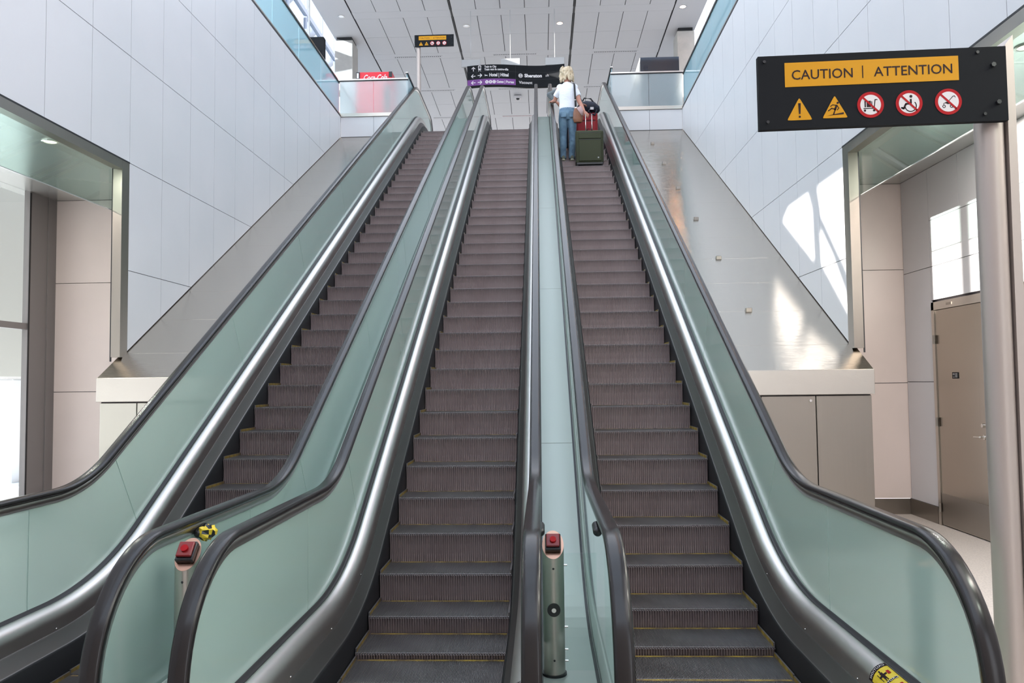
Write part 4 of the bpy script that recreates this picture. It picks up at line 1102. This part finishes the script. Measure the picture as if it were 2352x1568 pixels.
def traveller(x, y, z):
    root = thing('person', 'second person in grey sleeves ahead of the blond one, mostly hidden', 'person', (x, y, z))
    L = lambda a, b, c: (x + a, y + b, z + c)
    mb = MB()
    mb.tube([L(0, .0, 1.34), L(0, .01, 1.43), L(0, .03, 1.50)], [(.07, .065), (.056, .056), (.055, .055)])
    mb.ball(L(0, .04, 1.60), (.078, .098, .118)); mb.ball(L(0, .09, 1.55), (.052, .055, .055)); mb.ball(L(0, .142, 1.59), (.013, .02, .02)); mb.ball(L(-.08, .04, 1.59), (.011, .023, .032)); mb.ball(L(.08, .04, 1.59), (.011, .023, .032))
    mb.tube([L(0, 0, .85), L(0, 0, 1.1), L(0, 0, 1.34)], [(.14, .09), (.14, .09), (.13, .08)])
    shL = L(-.17, 0, 1.34); elL = L(-.43, -.02, 1.225); wrL = L(-.25, -.06, 1.03)
    mb.tube([shL, elL], [.045, .038]); mb.tube([elL, wrL], [.038, .026]); hand(mb, wrL, (.5, .2, -.5), (-.5, -.8, .0), .3, 1, .9)
    shR = L(.18, 0, 1.34); elR = L(.215, .04, 1.13); wrR = L(.315, .22, 1.085)
    mb.tube([shR, elR], [.046, .040]); mb.tube([elR, wrR], [.040, .027]); hand(mb, wrR, (.55, .70, -.15), (-.1, -.1, .95), .45, -1, .9)
    for s_ in (-1, 1):
        mb.tube([L(s_ * .08, 0, .88), L(s_ * .09, 0, .46), L(s_ * .09, 0, .10)], [.08, .055, .038]); mb.tube([L(s_ * .09, -.05, .045), L(s_ * .09, .16, .035)], [(.035, .038), (.035, .02)])
    b = child(root, mb, 'body', M['skin'], False); remesh(b, .010, 3)
    mb = MB()
    mb.tube([L(0, 0, .80), L(0, 0, .95), L(0, 0, 1.12), L(0, 0, 1.28), L(0, 0, 1.38), L(0, 0, 1.43)], [(.175, .13), (.17, .125), (.165, .12), (.185, .12), (.15, .09), (.07, .07)], 20)
    mb.tube([L(-.13, 0, 1.34), L(-.24, 0, 1.31), elL], [.066, .064, .052]); mb.ball(elL, (.055, .055, .055)); mb.tube([elL, L(-.28, -.05, 1.06)], [.054, .042])
    mb.tube([L(.13, 0, 1.34), L(.20, .0, 1.24), elR], [.066, .064, .055]); mb.ball(elR, (.056, .056, .056)); mb.tube([elR, L(.295, .18, 1.095)], [.056, .044])
    o = child(root, mb, 'sweater', M['grey_knit'], False); remesh(o, .011, 4)
    mb = MB(); mb.tube([L(0, 0, .72), L(0, 0, .86), L(0, 0, .90)], [(.155, .10), (.17, .12), (.16, .11)], 18)
    for s_ in (-1, 1): mb.tube([L(s_ * .085, 0, .85), L(s_ * .09, 0, .5), L(s_ * .09, 0, .08)], [(.09, .10), (.07, .08), (.06, .075)], 16)
    o = child(root, mb, 'trousers', M['navy'], False); remesh(o, .012, 4)
    mb = MB(); mb.ball(L(0, .03, 1.635), (.094, .108, .105))
    for k in range(14):
        a = PI + PI * k / 13; mb.tube([L(.085 * math.cos(a), .03 + .09 * math.sin(a), 1.62), L(.10 * math.cos(a), .03 + .10 * math.sin(a), 1.55), L(.105 * math.cos(a), .04 + .1 * math.sin(a), 1.50)], [.022, .024, .016], 7)
    o = child(root, mb, 'hair', M['hair'], False); remesh(o, .010, 2)
    return root, L
TY = .4 * (29 + .19) + .12
P2, L2 = traveller(1.47, TY, z_on(TRACK, .4 * (29 + .19)) + .003)
P2.scale = (1.06, 1.06, 1.10)

# shoulder bag of the first person (strap from the right shoulder, bag on the right hip)
root = thing('shoulder_bag', 'brown leather shoulder bag on a black strap at the blond person\'s hip', 'bag', (MX + .26, MY - .10, MZ + .95))
bx, by, bz = MX + .225, MY - .215, MZ + .82
mb = MB(); mb.tube([(bx - .01, by, bz - .02), (bx - .01, by, bz + .05), (bx - .005, by, bz + .2), (bx, by, bz + .30)], [(.085, .05), (.11, .062), (.108, .058), (.085, .035)], 16); o = child(root, mb, 'bag_body', M['leather'], False); remesh(o, .009, 3)
mb = MB(); mb.tube([(bx + .01, by - .052, bz + .31), (bx + .055, by - .066, bz + .22), (bx + .085, by - .050, bz + .12)], [(.055, .008), (.052, .008), (.018, .006)], 12); child(root, mb, 'flap', M['pinkflap'], False)
mb = MB(); pts = [(bx - .055, by + .0, bz + .30), (bx - .058, MY - .158, bz + .52), (bx - .066, MY - .165, MZ + 1.50), (bx - .072, MY - .135, MZ + 1.68), (bx - .080, MY - .02, MZ + 1.755), (bx - .10, MY + .09, MZ + 1.66)]
mb.tube(pts, [(.020, .004)] * 6, 8); child(root, mb, 'strap', M['strap'], False)
mb = MB(); mb.box(bx - .078, bx - .032, by - .012, by - .002, bz + .30, bz + .325); mb.box(bx - .082, bx - .04, MY - .170, MY - .160, bz + .47, bz + .478); mb.box(bx - .082, bx - .04, MY - .170, MY - .160, bz + .50, bz + .508); child(root, mb, 'buckle', M['chrome'], False)

def suitcase(label, x, y, z, w, d, h, m, handle_h, grp='wheeled suitcases on the right escalator'):
    root = thing('suitcase', label, 'suitcase', (x, y, z), grp)
    mb = MB(); mb.box(x - w / 2, x + w / 2, y - d / 2, y + d / 2, z + .05, z + h, bev=.028); b = child(root, mb, 'shell', m); b.modifiers.new('b', 'BEVEL').width = .01; b.modifiers['b'].segments = 2
    mb = MB(); mb.box(x - w * .40, x + w * .42, y - d / 2 - .022, y - d / 2 + .01, z + .10, z + h - .21, bev=.014); fp = child(root, mb, 'front_pocket', m)
    mb = MB(); mb.box(x - w * .40, x + w * .42, y - d / 2 - .018, y - d / 2 + .01, z + h - .195, z + h - .06, bev=.012); child(root, mb, 'front_pocket', m)
    mb = MB(); mb.box(x - w * .38, x + w * .40, y - d / 2 - .024, y - d / 2 - .02, z + h - .218, z + h - .208); mb.box(x - w * .38, x + w * .40, y - d / 2 - .020, y - d / 2 - .016, z + h - .070, z + h - .062)
    mb.box(x - w / 2 - .003, x - w / 2 + .012, y - d / 2 + .03, y - d / 2 + .042, z + .1, z + h - .06); mb.box(x + w / 2 - .012, x + w / 2 + .003, y - d / 2 + .03, y - d / 2 + .042, z + .1, z + h - .06)
    child(root, mb, 'zipper', M['cap'])
    mb = MB(); mb.box(x - w / 2 + .01, x + w / 2 - .01, y - d / 2 - .006, y + d / 2 + .004, z + .03, z + .085, bev=.01); child(root, mb, 'base_guard', M['cap'])
    for s_ in (-1, 1):
        mb = MB(); mb.cyl((x + s_ * (w / 2 - .05), y + d / 2 - .04, z + .032), (x + s_ * (w / 2 - .02), y + d / 2 - .04, z + .032), .032); child(root, mb, 'wheel', M['cap'])
        mb = MB(); mb.cyl((x + s_ * (w / 2 - .05), y - d / 2 + .04, z + .032), (x + s_ * (w / 2 - .02), y - d / 2 + .04, z + .032), .032); child(root, mb, 'wheel', M['cap'])
    mb = MB(); mb.tube([(x - .06, y - d / 2 + .02, z + h - .005), (x - .04, y - d / 2 + .0, z + h + .018), (x + .04, y - d / 2 + .0, z + h + .018), (x + .06, y - d / 2 + .02, z + h - .005)], [.009] * 4, 8); child(root, mb, 'carry_handle', M['cap'], False)
    mb = MB(); mb.box(x + w * .28, x + w * .33, y - d / 2 - .026, y - d / 2 - .021, z + .16, z + .19); child(root, mb, 'badge', M['mount'])
    if handle_h:
        hx = .068; yb = y + d * .18
        mb = MB()
        for s_ in (-1, 1): mb.tube([(x + s_ * hx, yb, z + h - .02), (x + s_ * hx, yb, z + h + handle_h)], [.010, .009], 10)
        hd = child(root, mb, 'telescopic_handle', M['chrome'], False)
        mb = MB(); mb.tube([(x - hx - .02, yb, z + h + handle_h), (x + hx + .02, yb, z + h + handle_h)], [.014, .014], 10); mb.build('grip', M['cap'], hd)
    return root
GZ = z_on(TRACK, .4 * (26 + .19)) + .003; GY = .4 * (26 + .19) + .20
suitcase('olive green wheeled suitcase with two front pockets, standing right of the blond person', 1.850, GY - .02, GZ, .595, .28, .785, M['darkgreen'], .41)
RZ = z_on(TRACK, .4 * (30 + .19)) + .003; RY = .4 * (30 + .19) + .19
suitcase('red wheeled suitcase standing above and behind the green one', 1.89, RY, RZ, .53, .28, .80, M['suitred'], 0)
# navy bag lying on the red suitcase
root = thing('duffel_bag', 'dark navy duffel bag lying on the red suitcase', 'bag', (1.96, RY, RZ + .82))
bz = RZ + .80
mb = MB(); mb.tube([(1.70, RY, bz + .12), (1.76, RY, bz + .15), (1.90, RY - .02, bz + .165), (2.05, RY - .02, bz + .15), (2.15, RY, bz + .10), (2.19, RY, bz + .05)], [(.06, .06), (.135, .12), (.16, .15), (.155, .14), (.13, .10), (.05, .05)], 16, side=(0, 1, 0))
mb.tube([(2.0, RY - .16, bz + .10), (1.93, RY - .19, bz + .0), (2.08, RY - .18, bz - .08), (2.14, RY - .17, bz + .05)], [.022, .028, .028, .022], 8)
o = child(root, mb, 'bag_body', M['navy'], False); remesh(o, .012, 3)
mb = MB(); mb.tube([(1.80, RY - .08, bz + .28), (1.85, RY - .10, bz + .36), (2.0, RY - .10, bz + .34), (2.08, RY - .06, bz + .25)], [(.018, .006)] * 4, 8); child(root, mb, 'carry_strap', M['strap'], False)
mb = MB(); mb.box(1.98, 2.06, RY - .205, RY - .198, bz + .045, bz + .105, mtx=None); child(root, mb, 'luggage_tag', M['white'])

# ------------------------------------------------------------------ light
w = bpy.data.worlds.new('sky'); SC.world = w; w.use_nodes = True
nt = w.node_tree; bg = nt.nodes['Background']
tc = nt.nodes.new('ShaderNodeTexCoord'); sp = nt.nodes.new('ShaderNodeSeparateXYZ'); cr = nt.nodes.new('ShaderNodeValToRGB')
mr = nt.nodes.new('ShaderNodeMapRange'); mr.inputs[1].default_value = -1; mr.inputs[2].default_value = 1
nt.links.new(tc.outputs['Generated'], sp.inputs[0]); nt.links.new(sp.outputs[2], mr.inputs[0]); nt.links.new(mr.outputs[0], cr.inputs[0]); nt.links.new(cr.outputs[0], bg.inputs[0])
cr.color_ramp.elements[0].position = .45; cr.color_ramp.elements[0].color = (.55, .53, .52, 1)
cr.color_ramp.elements[1].position = .52; cr.color_ramp.elements[1].color = (.96, .96, 1., 1)
e = cr.color_ramp.elements.new(1.); e.color = (.70, .82, 1., 1)
bg.inputs[1].default_value = 2.7
L = bpy.data.lights.new('sun', 'SUN'); L.energy = 22; L.angle = math.radians(.5); L.color = (1, .95, .88)
so = bpy.data.objects.new('sun', L); COL.objects.link(so)
so.rotation_euler = Vector((-sx_, -sy_, -sz_)).to_track_quat('Z', 'Y').to_euler(); so.location = (-20, -15, 15)
def portal(loc, rot, sx, sy):
    l = bpy.data.lights.new('sky_portal', 'AREA'); l.shape = 'RECTANGLE'; l.size = sx; l.size_y = sy; l.cycles.is_portal = True
    o = bpy.data.objects.new('sky_portal', l); COL.objects.link(o); o.location = loc; o.rotation_euler = rot
portal((0, 3.7, ZC + .45), (0, 0, 0), 9.2, 25.2)
portal((0, -9, 6.4), (PI / 2, 0, 0), 12, 13.6)
portal((-7.65, 24.5, 12.3), (0, -PI / 2, 0), 8.4, 23)
portal((7.65, 24.5, 12.3), (0, PI / 2, 0), 8.4, 23)

# lamps of the two bays, with unseen extra ones added to brighten them
for (x, ys) in ((-4.53, (2.08, .3, -1.5)), (4.70, (.27, -1.5, -3.3, -5.1)), (-5.4, (2.9, 1.1)), (5.3, (1.9, -.5, -3.))):
    for y in ys:
        l = bpy.data.lights.new('bay_lamp_and_fill', 'AREA'); l.shape = 'DISK'; l.size = .15; l.energy = 15 if x < 0 else 40; l.color = (1, .90, .82)
        o = bpy.data.objects.new('bay_lamp_and_fill', l); COL.objects.link(o); o.location = (x, y, 4.10)
# ------------------------------------------------------------------ camera
q = [1792.235, .0502417, .0377747, .0112959, .760698, -6.055221, 1.473187]
def rotm(p, yv, r):
    return Matrix.Rotation(yv, 3, 'Z') @ Matrix.Rotation(p, 3, 'X') @ Matrix(((math.cos(r), 0, math.sin(r)), (0, 1, 0), (-math.sin(r), 0, math.cos(r))))
Rm = rotm(*q[1:4]); right, fwd, up = Rm @ Vector((1, 0, 0)), Rm @ Vector((0, 1, 0)), Rm @ Vector((0, 0, 1))
cam = bpy.data.cameras.new('camera'); co = bpy.data.objects.new('camera', cam); COL.objects.link(co)
m4 = Matrix((right, up, -fwd)).transposed().to_4x4(); m4.translation = Vector(q[4:7]); co.matrix_world = m4
cam.sensor_width = 36; cam.lens = q[0] * 36 / 2352; cam.clip_start = .05; cam.clip_end = 300
SC.camera = co
SC.view_settings.view_transform = 'Standard'; SC.view_settings.look = 'None'; SC.view_settings.exposure = -0.1; SC.view_settings.gamma = 1
SC.view_settings.use_curve_mapping = False
SC.cycles.use_denoising = True; SC.cycles.max_bounces = 9; SC.cycles.use_adaptive_sampling = True; SC.cycles.adaptive_threshold = .03; SC.cycles.diffuse_bounces = 4; SC.cycles.glossy_bounces = 5; SC.cycles.transmission_bounces = 8; SC.cycles.transparent_max_bounces = 10
SC.cycles.sample_clamp_indirect = 6
